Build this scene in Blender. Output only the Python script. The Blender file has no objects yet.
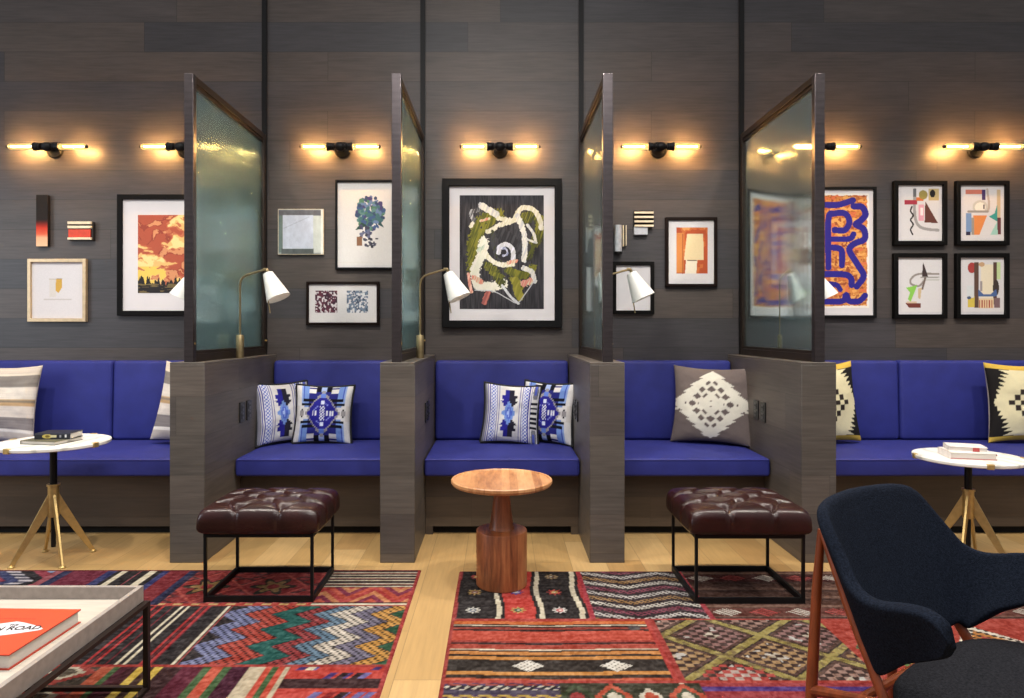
import bpy, math, random
import numpy as np
from mathutils import Vector, Matrix
random.seed(7); rng = np.random.RandomState(11)
SC = bpy.context.scene; COL = SC.collection
PI = math.pi
F = 683.0; VX = 500.0; VY = 330.0; H = 1.25          # focal length in pixels, principal point, eye height
YW = 4.855                                           # the panelled wall
YF = 3.664                                           # front of the dividers

def P(px, py, Y): return Vector(((px-VX)/F*Y, Y, H-(py-VY)/F*Y))
def lin(c):
    c = np.asarray(c, dtype=float)/255.0
    return np.where(c <= .04045, c/12.92, ((c+.055)/1.055)**2.4)
def L4(c): v = lin(c); return (float(v[0]), float(v[1]), float(v[2]), 1.0)

# ------------------------------------------------------------------ mesh builder
class MB:
    def __init__(s): s.v = []; s.f = []
    def add(s, vs, fs):
        b = len(s.v); s.v += [tuple(p) for p in vs]; s.f += [tuple(b+i for i in q) for q in fs]; return s
    def box(s, c, d, R=None):
        x, y, z = d[0]/2, d[1]/2, d[2]/2
        vs = [Vector(p) for p in ((-x,-y,-z),(x,-y,-z),(x,y,-z),(-x,y,-z),(-x,-y,z),(x,-y,z),(x,y,z),(-x,y,z))]
        if R is not None: vs = [R @ p for p in vs]
        c = Vector(c)
        return s.add([p+c for p in vs], [(0,3,2,1),(4,5,6,7),(0,1,5,4),(1,2,6,5),(2,3,7,6),(3,0,4,7)])
    def span(s, a, b):
        return s.box([(a[i]+b[i])/2 for i in range(3)], [abs(b[i]-a[i]) for i in range(3)])
    def tube(s, pts, rs, n=10, flat=None, cap=True):
        pts = [Vector(p) for p in pts]
        if not isinstance(rs, (list, tuple)): rs = [rs]*len(pts)
        T = []
        for i in range(len(pts)):
            a = pts[max(i-1,0)]; b = pts[min(i+1,len(pts)-1)]; T.append((b-a).normalized())
        up = Vector((0,0,1)) if abs(T[0].z) < .9 else Vector((1,0,0))
        U = (up - T[0]*up.dot(T[0])).normalized(); rings = []
        for i, p in enumerate(pts):
            U = (U - T[i]*U.dot(T[i])).normalized(); W = T[i].cross(U)
            r = rs[i]; ra, rb = r if isinstance(r, tuple) else (r, r)
            rings.append([p + U*(ra*math.cos(2*PI*k/n)) + W*(rb*math.sin(2*PI*k/n)) for k in range(n)])
        vs = [q for R in rings for q in R]; fs = []
        for i in range(len(pts)-1):
            for k in range(n):
                fs.append((i*n+k, i*n+(k+1)%n, (i+1)*n+(k+1)%n, (i+1)*n+k))
        if cap: fs.append(tuple(range(n))[::-1]); fs.append(tuple((len(pts)-1)*n+k for k in range(n)))
        return s.add(vs, fs)
    def lathe(s, prof, n=40, c=(0,0,0), M=None):
        vs = []; fs = []; m = len(prof); c = Vector(c)
        for r, z in prof:
            for k in range(n):
                p = Vector((r*math.cos(2*PI*k/n), r*math.sin(2*PI*k/n), z))
                vs.append((M @ p if M is not None else p)+c)
        for i in range(m-1):
            for k in range(n): fs.append((i*n+k, i*n+(k+1)%n, (i+1)*n+(k+1)%n, (i+1)*n+k))
        fs.append(tuple(range(n))[::-1]); fs.append(tuple((m-1)*n+k for k in range(n)))
        return s.add(vs, fs)
    def bar(s, a, b, wa, wb, side):
        # tapered flat bar a->b ; wa/wb = (half width along side, half height)
        a = Vector(a); b = Vector(b); t = (b-a).normalized(); S = Vector(side); S = (S - t*S.dot(t)).normalized(); N = t.cross(S)
        vs = []
        for p, w in ((a, wa), (b, wb)):
            vs += [p-S*w[0]-N*w[1], p+S*w[0]-N*w[1], p+S*w[0]+N*w[1], p-S*w[0]+N*w[1]]
        return s.add(vs, [(0,3,2,1),(4,5,6,7),(0,1,5,4),(1,2,6,5),(2,3,7,6),(3,0,4,7)])
    def prism(s, poly, y0, y1):
        n = len(poly)
        vs = [(x, y0, z) for x, z in poly]+[(x, y1, z) for x, z in poly]
        return s.add(vs, [tuple(range(n)), tuple(range(2*n-1, n-1, -1))]+[(i, (i+1)%n+0, (i+1)%n+n, i+n) for i in range(n)][::1])

def make(name, mb, mat, parent=None, smooth=False, bevel=0, sub=0, seg=2, loc=None, ang=.6, fixn=True):
    me = bpy.data.meshes.new(name); me.from_pydata(mb.v, [], mb.f); me.update()
    if fixn:
        import bmesh
        bm = bmesh.new(); bm.from_mesh(me); bmesh.ops.recalc_face_normals(bm, faces=bm.faces); bm.to_mesh(me); bm.free()
    o = bpy.data.objects.new(name, me); COL.objects.link(o); me.materials.append(mat)
    if parent is not None: o.parent = parent
    if loc is not None: o.location = loc
    if smooth:
        me.shade_smooth()
        if not sub: me.set_sharp_from_angle(angle=ang)
    if bevel:
        m = o.modifiers.new('bevel', 'BEVEL'); m.width = bevel; m.segments = seg; m.limit_method = 'ANGLE'; m.angle_limit = .6
        me.shade_smooth(); me.set_sharp_from_angle(angle=.6)
        m.harden_normals = False
    if sub:
        m = o.modifiers.new('sub', 'SUBSURF'); m.levels = sub; m.render_levels = sub
    return o
def tag(o, label=None, cat=None, group=None, kind=None):
    if label: o['label'] = label
    if cat: o['category'] = cat
    if group: o['group'] = group
    if kind: o['kind'] = kind
    return o
def thing(name, label, cat, loc=(0,0,0), rotz=0, group=None):
    o = bpy.data.objects.new(name, None); COL.objects.link(o); o.location = loc; o.rotation_euler = (0,0,rotz); o.empty_display_size = .1
    return tag(o, label, cat, group)

# ------------------------------------------------------------------ materials
def newmat(name):
    m = bpy.data.materials.new(name); m.use_nodes = True
    nt = m.node_tree; b = nt.nodes['Principled BSDF']; return m, nt, b
class NT:
    def __init__(s, nt): s.nt = nt
    def n(s, t, **k):
        x = s.nt.nodes.new('ShaderNode'+t)
        for a, v in k.items(): setattr(x, a, v)
        return x
    def set(s, sock, v):
        if hasattr(v, 'links') or isinstance(v, bpy.types.NodeSocket): s.nt.links.new(v, sock)
        else: sock.default_value = v
    def m(s, op, a, b=None, c=None):
        x = s.n('Math', operation=op); s.set(x.inputs[0], a)
        if b is not None: s.set(x.inputs[1], b)
        if c is not None: s.set(x.inputs[2], c)
        return x.outputs[0]
    def comb(s, x, y, z):
        c = s.n('CombineXYZ'); s.set(c.inputs[0], x); s.set(c.inputs[1], y); s.set(c.inputs[2], z); return c.outputs[0]
    def noise(s, vec, scale, detail=3, rough=.5):
        x = s.n('TexNoise'); s.set(x.inputs['Vector'], vec); s.set(x.inputs['Scale'], scale); s.set(x.inputs['Detail'], detail); s.set(x.inputs['Roughness'], rough); return x.outputs[0]
    def ramp(s, fac, stops, interp='LINEAR'):
        r = s.n('ValToRGB'); r.color_ramp.interpolation = interp; e = r.color_ramp.elements
        while len(e) < len(stops): e.new(.5)
        for i, (p, c) in enumerate(stops): e[i].position = p; e[i].color = c
        s.set(r.inputs[0], fac); return r.outputs[0]
    def mix(s, fac, a, b, mode='MIX'):
        x = s.n('Mix', data_type='RGBA', blend_type=mode); s.set(x.inputs[0], fac); s.set(x.inputs[6], a); s.set(x.inputs[7], b); return x.outputs[2]
    def bump(s, h, strength=.3, dist=.01):
        x = s.n('Bump'); s.set(x.inputs['Height'], h); x.inputs['Strength'].default_value = strength; x.inputs['Distance'].default_value = dist; return x.outputs[0]
    def obj(s): return s.n('TexCoord').outputs['Object']

def simple(name, c, rough=.5, metal=0, var=.12, scale=30, bump=.0, bscale=200, spec=.5, sheen=0, stretch=(1,1,1)):
    m, nt, b = newmat(name); N = NT(nt); co = N.obj()
    mp = N.n('Mapping'); N.set(mp.inputs['Vector'], co); mp.inputs['Scale'].default_value = stretch; v = mp.outputs[0]
    f = N.noise(v, scale, 3)
    base = np.array(lin(c)); lo = [float(x) for x in base*(1-var)]+[1]; hi = [float(x) for x in np.minimum(base*(1+var), 1)]+[1]
    N.set(b.inputs['Base Color'], N.ramp(f, [(.3, lo), (.7, hi)]))
    b.inputs['Roughness'].default_value = rough; b.inputs['Metallic'].default_value = metal; b.inputs['Specular IOR Level'].default_value = spec
    if sheen: b.inputs['Sheen Weight'].default_value = sheen
    if bump: N.set(b.inputs['Normal'], N.bump(N.noise(v, bscale, 2), bump, .005))
    return m

def planks(name, L, h, tones, along='x', across='z', rough=.5, seam=.0025, seamdark=.35, gs=1.0, grain=.25, bump=.15, v0=0.0):
    m, nt, b = newmat(name); N = NT(nt)
    sp = N.n('SeparateXYZ'); N.set(sp.inputs[0], N.obj()); ax = {'x': sp.outputs[0], 'y': sp.outputs[1], 'z': sp.outputs[2]}
    u = N.m('ADD', ax['x'], ax['y']) if along == 'xy' else ax[along]
    v = N.m('SUBTRACT', ax[across], v0)
    oi = N.n('ObjectInfo').outputs['Random']
    u = N.m('ADD', u, N.m('MULTIPLY', oi, 17.0))
    vr = N.m('DIVIDE', v, h); row = N.m('FLOOR', vr); fv = N.m('FRACT', vr)
    w1 = N.n('TexWhiteNoise', noise_dimensions='1D'); N.set(w1.inputs['W'], N.m('ADD', row, 3.3))
    uu = N.m('ADD', N.m('DIVIDE', u, L), N.m('MULTIPLY', w1.outputs['Value'], 9.7)); colm = N.m('FLOOR', uu); fu = N.m('FRACT', uu)
    w2 = N.n('TexWhiteNoise', noise_dimensions='2D'); N.set(w2.inputs['Vector'], N.comb(row, N.m('ADD', colm, .37), 0.0))
    n = len(tones); tone = N.ramp(w2.outputs['Value'], [(i/n, L4(t)) for i, t in enumerate(tones)], 'CONSTANT')
    gv = N.comb(N.m('MULTIPLY', u, 1.6*gs), N.m('MULTIPLY', v, 26*gs), N.m('MULTIPLY', w2.outputs['Value'], 40.0))
    g = N.noise(gv, 3.0, 6, .6); g2 = N.noise(N.comb(N.m('MULTIPLY', u, .8*gs), N.m('MULTIPLY', v, 3*gs), N.m('MULTIPLY', w2.outputs['Value'], 20.0)), 2.0, 3)
    k = N.m('ADD', N.m('MULTIPLY', N.m('SUBTRACT', g, .5), grain*3), N.m('ADD', 1.0, N.m('MULTIPLY', N.m('SUBTRACT', g2, .5), grain*2)))
    c = N.mix(1.0, tone, N.comb(k, k, k), 'MULTIPLY')
    ev = N.m('MULTIPLY', N.m('MINIMUM', fv, N.m('SUBTRACT', 1.0, fv)), h); eu = N.m('MULTIPLY', N.m('MINIMUM', fu, N.m('SUBTRACT', 1.0, fu)), L)
    e = N.m('MINIMUM', ev, eu); sm = N.m('LESS_THAN', e, seam)
    c = N.mix(N.m('MULTIPLY', sm, seamdark), c, (0.01, .008, .007, 1))
    N.set(b.inputs['Base Color'], c); b.inputs['Roughness'].default_value = rough
    hgt = N.m('SUBTRACT', N.m('MULTIPLY', g, .35), sm)
    N.set(b.inputs['Normal'], N.bump(hgt, bump, .004)); return m

def painted(name, rough=.8, bump=0, bs=300, spec=.3):
    m, nt, b = newmat(name); N = NT(nt)
    a = N.n('Attribute', attribute_name='Col'); co = N.obj()
    f = N.noise(co, 160, 2); k = N.m('ADD', .9, N.m('MULTIPLY', f, .2))
    N.set(b.inputs['Base Color'], N.mix(1.0, a.outputs['Color'], N.comb(k, k, k), 'MULTIPLY'))
    b.inputs['Roughness'].default_value = rough; b.inputs['Specular IOR Level'].default_value = spec
    if bump: N.set(b.inputs['Normal'], N.bump(N.noise(co, bs, 2), bump, .004))
    return m

M = {}
M['wall'] = planks('grey_stained_wall_planks', 2.3, .2104, [(69,63,62),(61,58,61),(75,67,63),(67,62,61),(57,55,58),(72,65,63)], 'x', 'z', .42, .002, .55, grain=.36, v0=2.8065-.2104*20)
M['divider'] = planks('grey_stained_divider_planks', 3.1, .2104, [(80,74,69),(75,69,66),(86,78,72),(78,72,67)], 'xy', 'z', .45, .0015, .4, grain=.36, v0=.05)
M['base'] = planks('brown_stained_bench_planks', 2.6, .23, [(72,60,50),(66,56,48),(77,65,54)], 'xy', 'z', .45, .0012, .3)
M['floor'] = planks('light_oak_floor_planks', 1.9, .19, [(170,137,90),(158,124,79),(180,148,101),(165,133,86)], 'y', 'x', .38, .0014, .45, gs=1.0, grain=.16, bump=.05)
M['blue'] = simple('royal_blue_upholstery', (41,46,119), .6, 0, .10, 9, .25, 500, .28, .0)
M['bluepipe'] = simple('dark_blue_piping', (30,32,110), .6)
M['black'] = simple('black_metal', (16,15,16), .45, .2, .2, 30, 0, 200, .3)
M['bronze'] = simple('dark_bronze_steel', (74,68,70), .3, .75, .2, 6, stretch=(1,1,8))
M['bronzeside'] = simple('dark_bronze_rail', (52,42,36), .4, .6, .2, 8)
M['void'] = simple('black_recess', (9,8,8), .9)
M['brass'] = simple('satin_brass', (196,166,108), .42, .75, .1, 40)
M['leather'] = simple('oxblood_leather', (40,15,13), .25, 0, .3, 12, .18, 160, .45)
M['leatherbtn'] = simple('oxblood_leather_button', (50,18,18), .3)
M['brasslamp'] = simple('antique_brass', (150,132,98), .4, .85, .1, 40)
M['white'] = simple('white_enamel', (236,234,230), .35, 0, .02)
M['chairfab'] = simple('charcoal_navy_wool', (25,30,41), .95, 0, .45, 200, .6, 420, .06, .0)
M['chairfab2'] = simple('charcoal_wool_seat', (32,32,36), .95, 0, .5, 170, .5, 420, .06, .0)
M['teak'] = simple('reddish_teak', (126,58,28), .38, 0, .3, 8, stretch=(6,6,1))
M['tray'] = simple('pale_limed_oak', (186,176,164), .55, 0, .08, 8, stretch=(1,8,1))
M['traybody'] = simple('taupe_limed_oak_side', (150,140,133), .55, 0, .12, 14, stretch=(3,3,3))
M['dksteel'] = simple('dark_brown_steel', (46,34,30), .4, .5)
M['orange'] = simple('orange_cloth_cover', (206,66,28), .6, 0, .03)
M['orangeedge'] = simple('dark_orange_board_edge', (170,52,28), .6)
M['pages'] = simple('cream_pages', (206,199,190), .8, 0, .06, 60, stretch=(1,1,40))
M['matboard'] = simple('white_mat_board', (208,204,208), .85, 0, .01)
M['frameblack'] = simple('black_picture_frame', (9,8,8), .5, 0, .1, 10, 0, 200, .12)
M['framebrown'] = simple('dark_brown_picture_frame', (24,14,11), .5, 0, .1, 10, 0, 200, .12)
M['framegrey'] = simple('charcoal_picture_frame', (17,17,19), .5, 0, .1, 10, 0, 200, .12)
M['framegold'] = simple('pale_gold_frame', (196,172,138), .35, .4)
M['paint'] = painted('painted_print', .75, 0)
M['weave'] = painted('woven_wool', .95, .5, 260, .1)
M['cloth'] = painted('woven_cushion_cloth', .95, .3, 300, .1)
M['piping'] = simple('black_cushion_piping', (14,14,20), .8)
M['cushback'] = simple('natural_linen_back', (190,180,165), .9)
M['ink'] = simple('black_ink', (30,26,26), .7)
M['outlet'] = simple('black_plastic', (24,24,26), .35)
M['outlet2'] = simple('dark_socket_face', (44,44,46), .3)
M['chrome'] = simple('silver_metal', (206,206,212), .3, .35)
M['cream'] = simple('cream_painted_wood', (225,208,180), .6)
M['redpaint'] = simple('red_painted_wood', (206,66,40), .5)
M['darkwood'] = simple('dark_block_wood', (30,24,22), .5)

def wood_turn(nm='acacia_turned_wood', cols=((88,42,22),(142,78,44),(168,98,58),(190,124,78))):
    m, nt, b = newmat(nm); N = NT(nt); co = N.obj(); sp = N.n('SeparateXYZ'); N.set(sp.inputs[0], co)
    st = N.m('FLOOR', N.m('MULTIPLY', sp.outputs[0], 26.0)); w = N.n('TexWhiteNoise', noise_dimensions='1D'); N.set(w.inputs['W'], st)
    g = N.noise(N.comb(N.m('MULTIPLY', sp.outputs[0], 18.0), N.m('MULTIPLY', sp.outputs[1], 3.0), N.m('ADD', N.m('MULTIPLY', sp.outputs[2], 2.2), N.m('MULTIPLY', w.outputs['Value'], 9.0))), 3.0, 5, .6)
    f = N.m('ADD', N.m('MULTIPLY', g, .75), N.m('MULTIPLY', w.outputs['Value'], .28))
    N.set(b.inputs['Base Color'], N.ramp(f, [(p_, L4(q_)) for p_, q_ in zip((.25,.45,.6,.8), cols)]))
    b.inputs['Roughness'].default_value = .38; return m
M['acacia'] = wood_turn(cols=((84,42,22),(132,74,42),(156,94,56),(176,116,72)))
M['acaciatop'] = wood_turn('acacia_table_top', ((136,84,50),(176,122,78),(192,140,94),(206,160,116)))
def marble():
    m, nt, b = newmat('white_marble'); N = NT(nt); co = N.obj()
    d = N.noise(co, 5, 5, .6); w = N.n('TexWave'); w.inputs['Scale'].default_value = 2.2; w.inputs['Distortion'].default_value = 14; w.inputs['Detail'].default_value = 4; N.set(w.inputs['Vector'], co)
    N.set(b.inputs['Base Color'], N.ramp(w.outputs[1], [(0, L4((198,194,188))), (.12, L4((226,222,214))), (.5, L4((236,232,226)))]))
    b.inputs['Roughness'].default_value = .3; return m
M['marble'] = marble()
def glass_reeded():
    m, nt, b = newmat('reeded_green_glass'); N = NT(nt); out = nt.nodes['Material Output']
    r = N.n('BsdfGlass'); r.inputs['Color'].default_value = (.87, .935, .935, 1); r.inputs['Roughness'].default_value = .09; r.inputs['IOR'].default_value = 1.45
    tl = N.n('BsdfTranslucent'); tl.inputs['Color'].default_value = (.45, .72, .70, 1)
    df = N.n('BsdfDiffuse'); df.inputs['Color'].default_value = (.38, .60, .58, 1)
    m1 = N.n('MixShader'); m1.inputs[0].default_value = .4; N.set(m1.inputs[1], tl.outputs[0]); N.set(m1.inputs[2], df.outputs[0])
    m2 = N.n('MixShader'); m2.inputs[0].default_value = .018; N.set(m2.inputs[1], r.outputs[0]); N.set(m2.inputs[2], m1.outputs[0])
    N.set(out.inputs[0], m2.outputs[0]); return m
M['reeded'] = glass_reeded()
def clear_glass():
    m, nt, b = newmat('amber_tube_glass'); N = NT(nt); out = nt.nodes['Material Output']
    t = N.n('BsdfTransparent'); t.inputs[0].default_value = (.97,.95,.9,1); g = N.n('BsdfGlossy'); g.inputs['Roughness'].default_value = .05
    fr = N.n('Fresnel'); fr.inputs[0].default_value = 1.3; mx = N.n('MixShader'); N.set(mx.inputs[0], fr.outputs[0]); N.set(mx.inputs[1], t.outputs[0]); N.set(mx.inputs[2], g.outputs[0])
    em = N.n('Emission'); em.inputs[0].default_value = (1,.70,.24,1); em.inputs[1].default_value = .32; ad = N.n('AddShader'); N.set(ad.inputs[0], mx.outputs[0]); N.set(ad.inputs[1], em.outputs[0]); N.set(out.inputs[0], ad.outputs[0]); return m
M['tubeglass'] = clear_glass()
def emit(name, c, s):
    m, nt, b = newmat(name); b.inputs['Base Color'].default_value = (1,.8,.5,1); b.inputs['Emission Color'].default_value = c; b.inputs['Emission Strength'].default_value = s; return m
M['filament'] = emit('glowing_filament', (1,.52,.16,1), 800)
M['lampglow'] = emit('lit_shade_lining', (1,.93,.82,1), 2.0)

# ------------------------------------------------------------------ painting onto fine meshes (albedo pattern only)
def vnoise(x, y, seed=0):
    r = np.random.RandomState(seed); T = r.rand(64, 64)
    xi = np.floor(x).astype(int); yi = np.floor(y).astype(int); fx = x-xi; fy = y-yi
    fx = fx*fx*(3-2*fx); fy = fy*fy*(3-2*fy); g = lambda a, b: T[a % 64, b % 64]
    return (g(xi,yi)*(1-fx)+g(xi+1,yi)*fx)*(1-fy)+(g(xi,yi+1)*(1-fx)+g(xi+1,yi+1)*fx)*fy
def fbm(x, y, seed=0, o=4):
    s = 0; a = .5; t = 0
    for i in range(o): s = s+a*vnoise(x*2**i, y*2**i, seed+i); t += a; a *= .5
    return s/t
class Cv:
    def __init__(s, x0, y0, x1, y1, nx, ny, bg, xf=None):
        s.b = (x0, y0, x1, y1); s.X, s.Y = np.meshgrid(np.linspace(x0, x1, nx), np.linspace(y0, y1, ny)); s.C = np.zeros((ny, nx, 3)); s.C[:] = bg; s.nx = nx; s.ny = ny; s.xf = xf
    def t(s, pts):
        if s.xf is None: return np.array(pts, float)
        ox, oy, k = s.xf; p = np.array(pts, float)/k; p[:,0] += ox; p[:,1] += oy; return p
    def k(s): return 1 if s.xf is None else s.xf[2]
    def put(s, m, c): s.C[m] = c
    def poly(s, pts, c):
        p = s.t(pts); m = np.zeros(s.X.shape, bool); n = len(p)
        for i in range(n):
            (xa, ya), (xb, yb) = p[i], p[(i+1) % n]
            if ya == yb: continue
            m ^= ((s.Y > min(ya, yb)) & (s.Y <= max(ya, yb)) & (s.X < xa+(s.Y-ya)*(xb-xa)/(yb-ya)))
        s.C[m] = c
    def rect(s, x0, y0, x1, y1, c):
        (x0, y0), (x1, y1) = s.t([(x0, y0), (x1, y1)]); s.C[(s.X >= x0) & (s.X <= x1) & (s.Y >= y0) & (s.Y <= y1)] = c
    def ell(s, x, y, rx, ry, c, rot=0):
        (x, y), = s.t([(x, y)]); rx /= s.k(); ry /= s.k(); dx = s.X-x; dy = s.Y-y; ca, sa = math.cos(rot), math.sin(rot)
        s.C[((dx*ca+dy*sa)/rx)**2+((-dx*sa+dy*ca)/ry)**2 <= 1] = c
    def dist(s, pts):
        p = s.t(pts); d = np.full(s.X.shape, 1e9)
        for i in range(len(p)-1):
            a = p[i]; b = p[i+1]; ab = b-a; q = ((s.X-a[0])*ab[0]+(s.Y-a[1])*ab[1])/max((ab**2).sum(), 1e-12); q = np.clip(q, 0, 1)
            d = np.minimum(d, np.hypot(s.X-a[0]-q*ab[0], s.Y-a[1]-q*ab[1]))
        return d
    def line(s, pts, w, c, wob=0):
        d = s.dist(smooth(pts)) if len(pts) > 2 else s.dist(pts); ww = w/2/s.k()
        if wob: d = d+(fbm(s.X*wob, s.Y*wob, 5)-.5)*ww*.9
        s.C[d <= ww] = c
def smooth(p, n=5):
    p = np.array(p, float); q = np.vstack([2*p[0]-p[1], p, 2*p[-1]-p[-2]]); out = []
    for i in range(len(p)-1):
        a, b, c, d = q[i:i+4]
        for k in range(n):
            t = k/n; out.append(.5*(2*b+(c-a)*t+(2*a-5*b+4*c-d)*t*t+(3*b-3*c+d-a)*t**3))
    out.append(p[-1]); return np.array(out)
def colour_mesh(name, pos, C, mat, parent=None, smoothsh=False):
    """pos (ny,nx,3), C (ny,nx,3) in 0-255: one mesh with its pattern in a colour attribute"""
    ny, nx = pos.shape[:2]; me = bpy.data.meshes.new(name)
    idx = np.arange(ny*nx).reshape(ny, nx); q = np.stack([idx[:-1,:-1], idx[:-1,1:], idx[1:,1:], idx[1:,:-1]], -1).reshape(-1, 4)
    me.vertices.add(ny*nx); me.vertices.foreach_set('co', pos.reshape(-1).astype(np.float32))
    me.loops.add(q.size); me.loops.foreach_set('vertex_index', q.reshape(-1).astype(np.int32))
    me.polygons.add(len(q)); me.polygons.foreach_set('loop_start', np.arange(0, q.size, 4, dtype=np.int32))
    me.update(calc_edges=True); me.validate()
    ca = me.color_attributes.new('Col', 'FLOAT_COLOR', 'POINT'); c4 = np.ones((ny*nx, 4), np.float32); C = C*.9+C.mean(-1, keepdims=True)*.1; c4[:,:3] = lin(np.clip(C, 0, 255)).reshape(-1, 3)
    ca.data.foreach_set('color', c4.reshape(-1)); me.materials.append(mat)
    if smoothsh: me.shade_smooth()
    o = bpy.data.objects.new(name, me); COL.objects.link(o)
    if parent is not None: o.parent = parent
    return o

# ------------------------------------------------------------------ camera, light
cam = bpy.data.cameras.new('camera'); co = bpy.data.objects.new('camera', cam); COL.objects.link(co); SC.camera = co
co.location = (0, 0, H); co.rotation_euler = (PI/2, 0, 0); cam.sensor_fit = 'HORIZONTAL'; cam.sensor_width = 36; cam.lens = F/1024*36
cam.shift_x = (512-VX)/1024; cam.shift_y = -(349-VY)/1024; cam.clip_start = .05
SC.view_settings.view_transform = 'Standard'; SC.view_settings.look = 'None'; SC.view_settings.gamma = 1; SC.view_settings.exposure = 0.0; SC.view_settings.use_curve_mapping = False
try: SC.cycles.use_denoising = True; SC.cycles.max_bounces = 10; SC.cycles.sample_clamp_indirect = 40
except Exception: pass
w = bpy.data.worlds.new('room_air'); SC.world = w; w.use_nodes = True
WN = NT(w.node_tree); tc = WN.n('TexCoord'); spx = WN.n('SeparateXYZ'); WN.set(spx.inputs[0], tc.outputs['Generated'])      # a dim room, brighter overhead
WN.set(w.node_tree.nodes['Background'].inputs[0], WN.ramp(WN.m('MULTIPLY_ADD', spx.outputs[2], .5, .5), [(0, (.10,.09,.08,1)), (.48, (.15,.15,.155,1)), (.62, (.34,.35,.37,1)), (1, (.78,.79,.81,1))]))
w.node_tree.nodes['Background'].inputs[1].default_value = .95
def lamp(name, loc, power, size, col=(1,.94,.83), spot=None, aim=None, blend=.6):
    l = bpy.data.lights.new(name, 'SPOT' if spot else 'AREA'); l.energy = power; l.color = col
    if spot: l.spot_size = spot; l.spot_blend = blend; l.shadow_soft_size = size
    else: l.shape = 'DISK'; l.size = size
    o = bpy.data.objects.new(name, l); COL.objects.link(o); o.location = loc
    if aim is not None: o.rotation_euler = (Vector(aim)-Vector(loc)).to_track_quat('-Z', 'Y').to_euler()
    return o
for x in (-3.4, -2.25, -1.11, .01, 1.14, 2.27, 3.4):
    lamp('ceiling_downlight', (x, 2.75, 3.9), 185, .06, spot=1.75, aim=(x, 3.6, 0))
lamp('window_daylight', (-6.3, 1.4, 2.0), 60, 2.2, col=(.80,.90,1.0), aim=(-2.0, 4.2, .5))
lamp('ceiling_lightbox', (0, .6, 4.0), 90, 2.5, col=(1,.97,.93), aim=(0, 2.6, .6))

# ------------------------------------------------------------------ setting
def struct(name, mb, mat, **k): o = make(name, mb, mat, **k); o['kind'] = 'structure'; return o
struct('floor', MB().span((-6.5,-1.5,-.1), (6.5,YW,0)), M['floor'])
struct('wall_back', MB().span((-6.5,YW,-.1), (6.5,YW+.15,4.1)), M['wall'])
TX = [(265-VX)/F*YW, (423-VX)/F*YW, (581-VX)/F*YW, (741-VX)/F*YW]
for i, x in enumerate(TX): struct('trim_%d' % (i+1), MB().span((x-.017, YW-.018, 1.07), (x+.017, YW, 4.1)), M['black'])

# ------------------------------------------------------------------ dividers, glass screens
DX = [((169.6+204.3)/2-VX)/186.4, ((380+414.7)/2-VX)/186.4, ((590+624.6)/2-VX)/186.4, ((802+836)/2-VX)/186.4]
DW = .187; DH = 1.076
dl = ['grey plank half-height divider behind the left oxblood ottoman', 'grey plank half-height divider left of the turned wooden side table',
      'grey plank half-height divider right of the turned wooden side table', 'grey plank half-height divider beside the grey and white diamond cushion']
def divider(i):
    x = DX[i]; t = thing('booth_divider', dl[i], 'divider', (x, (YF+YW)/2, 0), 0, 'plank dividers between the booths')
    d = YW-YF-.002
    make('body', MB().box((0,0,DH/2-.006), (DW, d, DH-.012)), M['divider'], t, bevel=.003)
    make('top_cap', MB().box((0,0,DH-.006), (DW, d, .012)), M['divider'], t, bevel=.002)
for i in range(4): divider(i)
SX = [(187.6-VX)/186.4, (396-VX)/186.4, (608.3-VX)/186.4, (820.9-VX)/186.4]
sl = ['bronze framed reeded glass screen on the far left divider, white lamps on both sides', 'bronze framed reeded glass screen left of the large abstract picture',
      'bronze framed reeded glass screen right of the large abstract picture', 'bronze framed reeded glass screen beside the blue and orange picture']
ZT = 2.633
def screen(i):
    x = SX[i]; y0 = YF+.012; y1 = YW-.02; t = thing('glass_screen', sl[i], 'screen', (x, y0, DH), 0, 'reeded glass screens on the dividers')
    h = ZT-DH; D = y1-y0; wd = .054 if i in (2, 3) else .05
    make('front_post', MB().box((0, .02, h/2), (wd, .04, h-.001)), M['bronze'], t, bevel=.002)
    make('rear_stile', MB().box((0, D-.02, h/2), (wd*.8, .04, h-.001)), M['bronzeside'], t, bevel=.002)
    m = MB().box((0, D/2, h-.02), (wd*.8, D-.08, .04)); m.box((0, D/2, h-.05), (wd*.55, D-.08, .022)); make('top_rail', m, M['bronzeside'], t, bevel=.002)
    m = MB().box((0, D/2, .022), (wd*.8, D-.08, .044)); m.box((0, D/2, .053), (wd*.55, D-.08, .018)); make('bottom_rail', m, M['bronzeside'], t, bevel=.002)
    ya, yb_ = .036, D-.036; n = 8*int((yb_-ya)/.016); pr = [(ya+(yb_-ya)*k/n, 0.0050+.0028*math.cos(2*PI*k/8)) for k in range(n+1)]
    lo = [(q, -.004) for q, _ in pr]; g = MB(); nn = n+1; za, zb = .05, h-.05
    g.add([(x_, y_, z_) for z_ in (za, zb) for y_, x_ in pr]+[(x_, y_, z_) for z_ in (za, zb) for y_, x_ in lo],
          [(k, k+1, nn+k+1, nn+k) for k in range(n)]+[(2*nn+k+1, 2*nn+k, 3*nn+k, 3*nn+k+1) for k in range(n)]+[(0, nn, 3*nn, 2*nn), (n, 2*nn+n, 3*nn+n, nn+n)]
          +[(k+1, k, 2*nn+k, 2*nn+k+1) for k in range(n)]+[(nn+k, nn+k+1, 3*nn+k+1, 3*nn+k) for k in range(n)])
    make('glass_pane', g, M['reeded'], t, smooth=True, ang=.7)
    for yy in (.02, D-.02): make('fixing_screw', MB().tube([(wd*.40, yy, .10), (wd*.40+.012, yy, .10)] if yy > .1 else [(wd*.5-.002, yy, .10), (wd*.5+.003, yy, .10)], .006, 10), M['brass'], t)
for i in range(4): screen(i)

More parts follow.
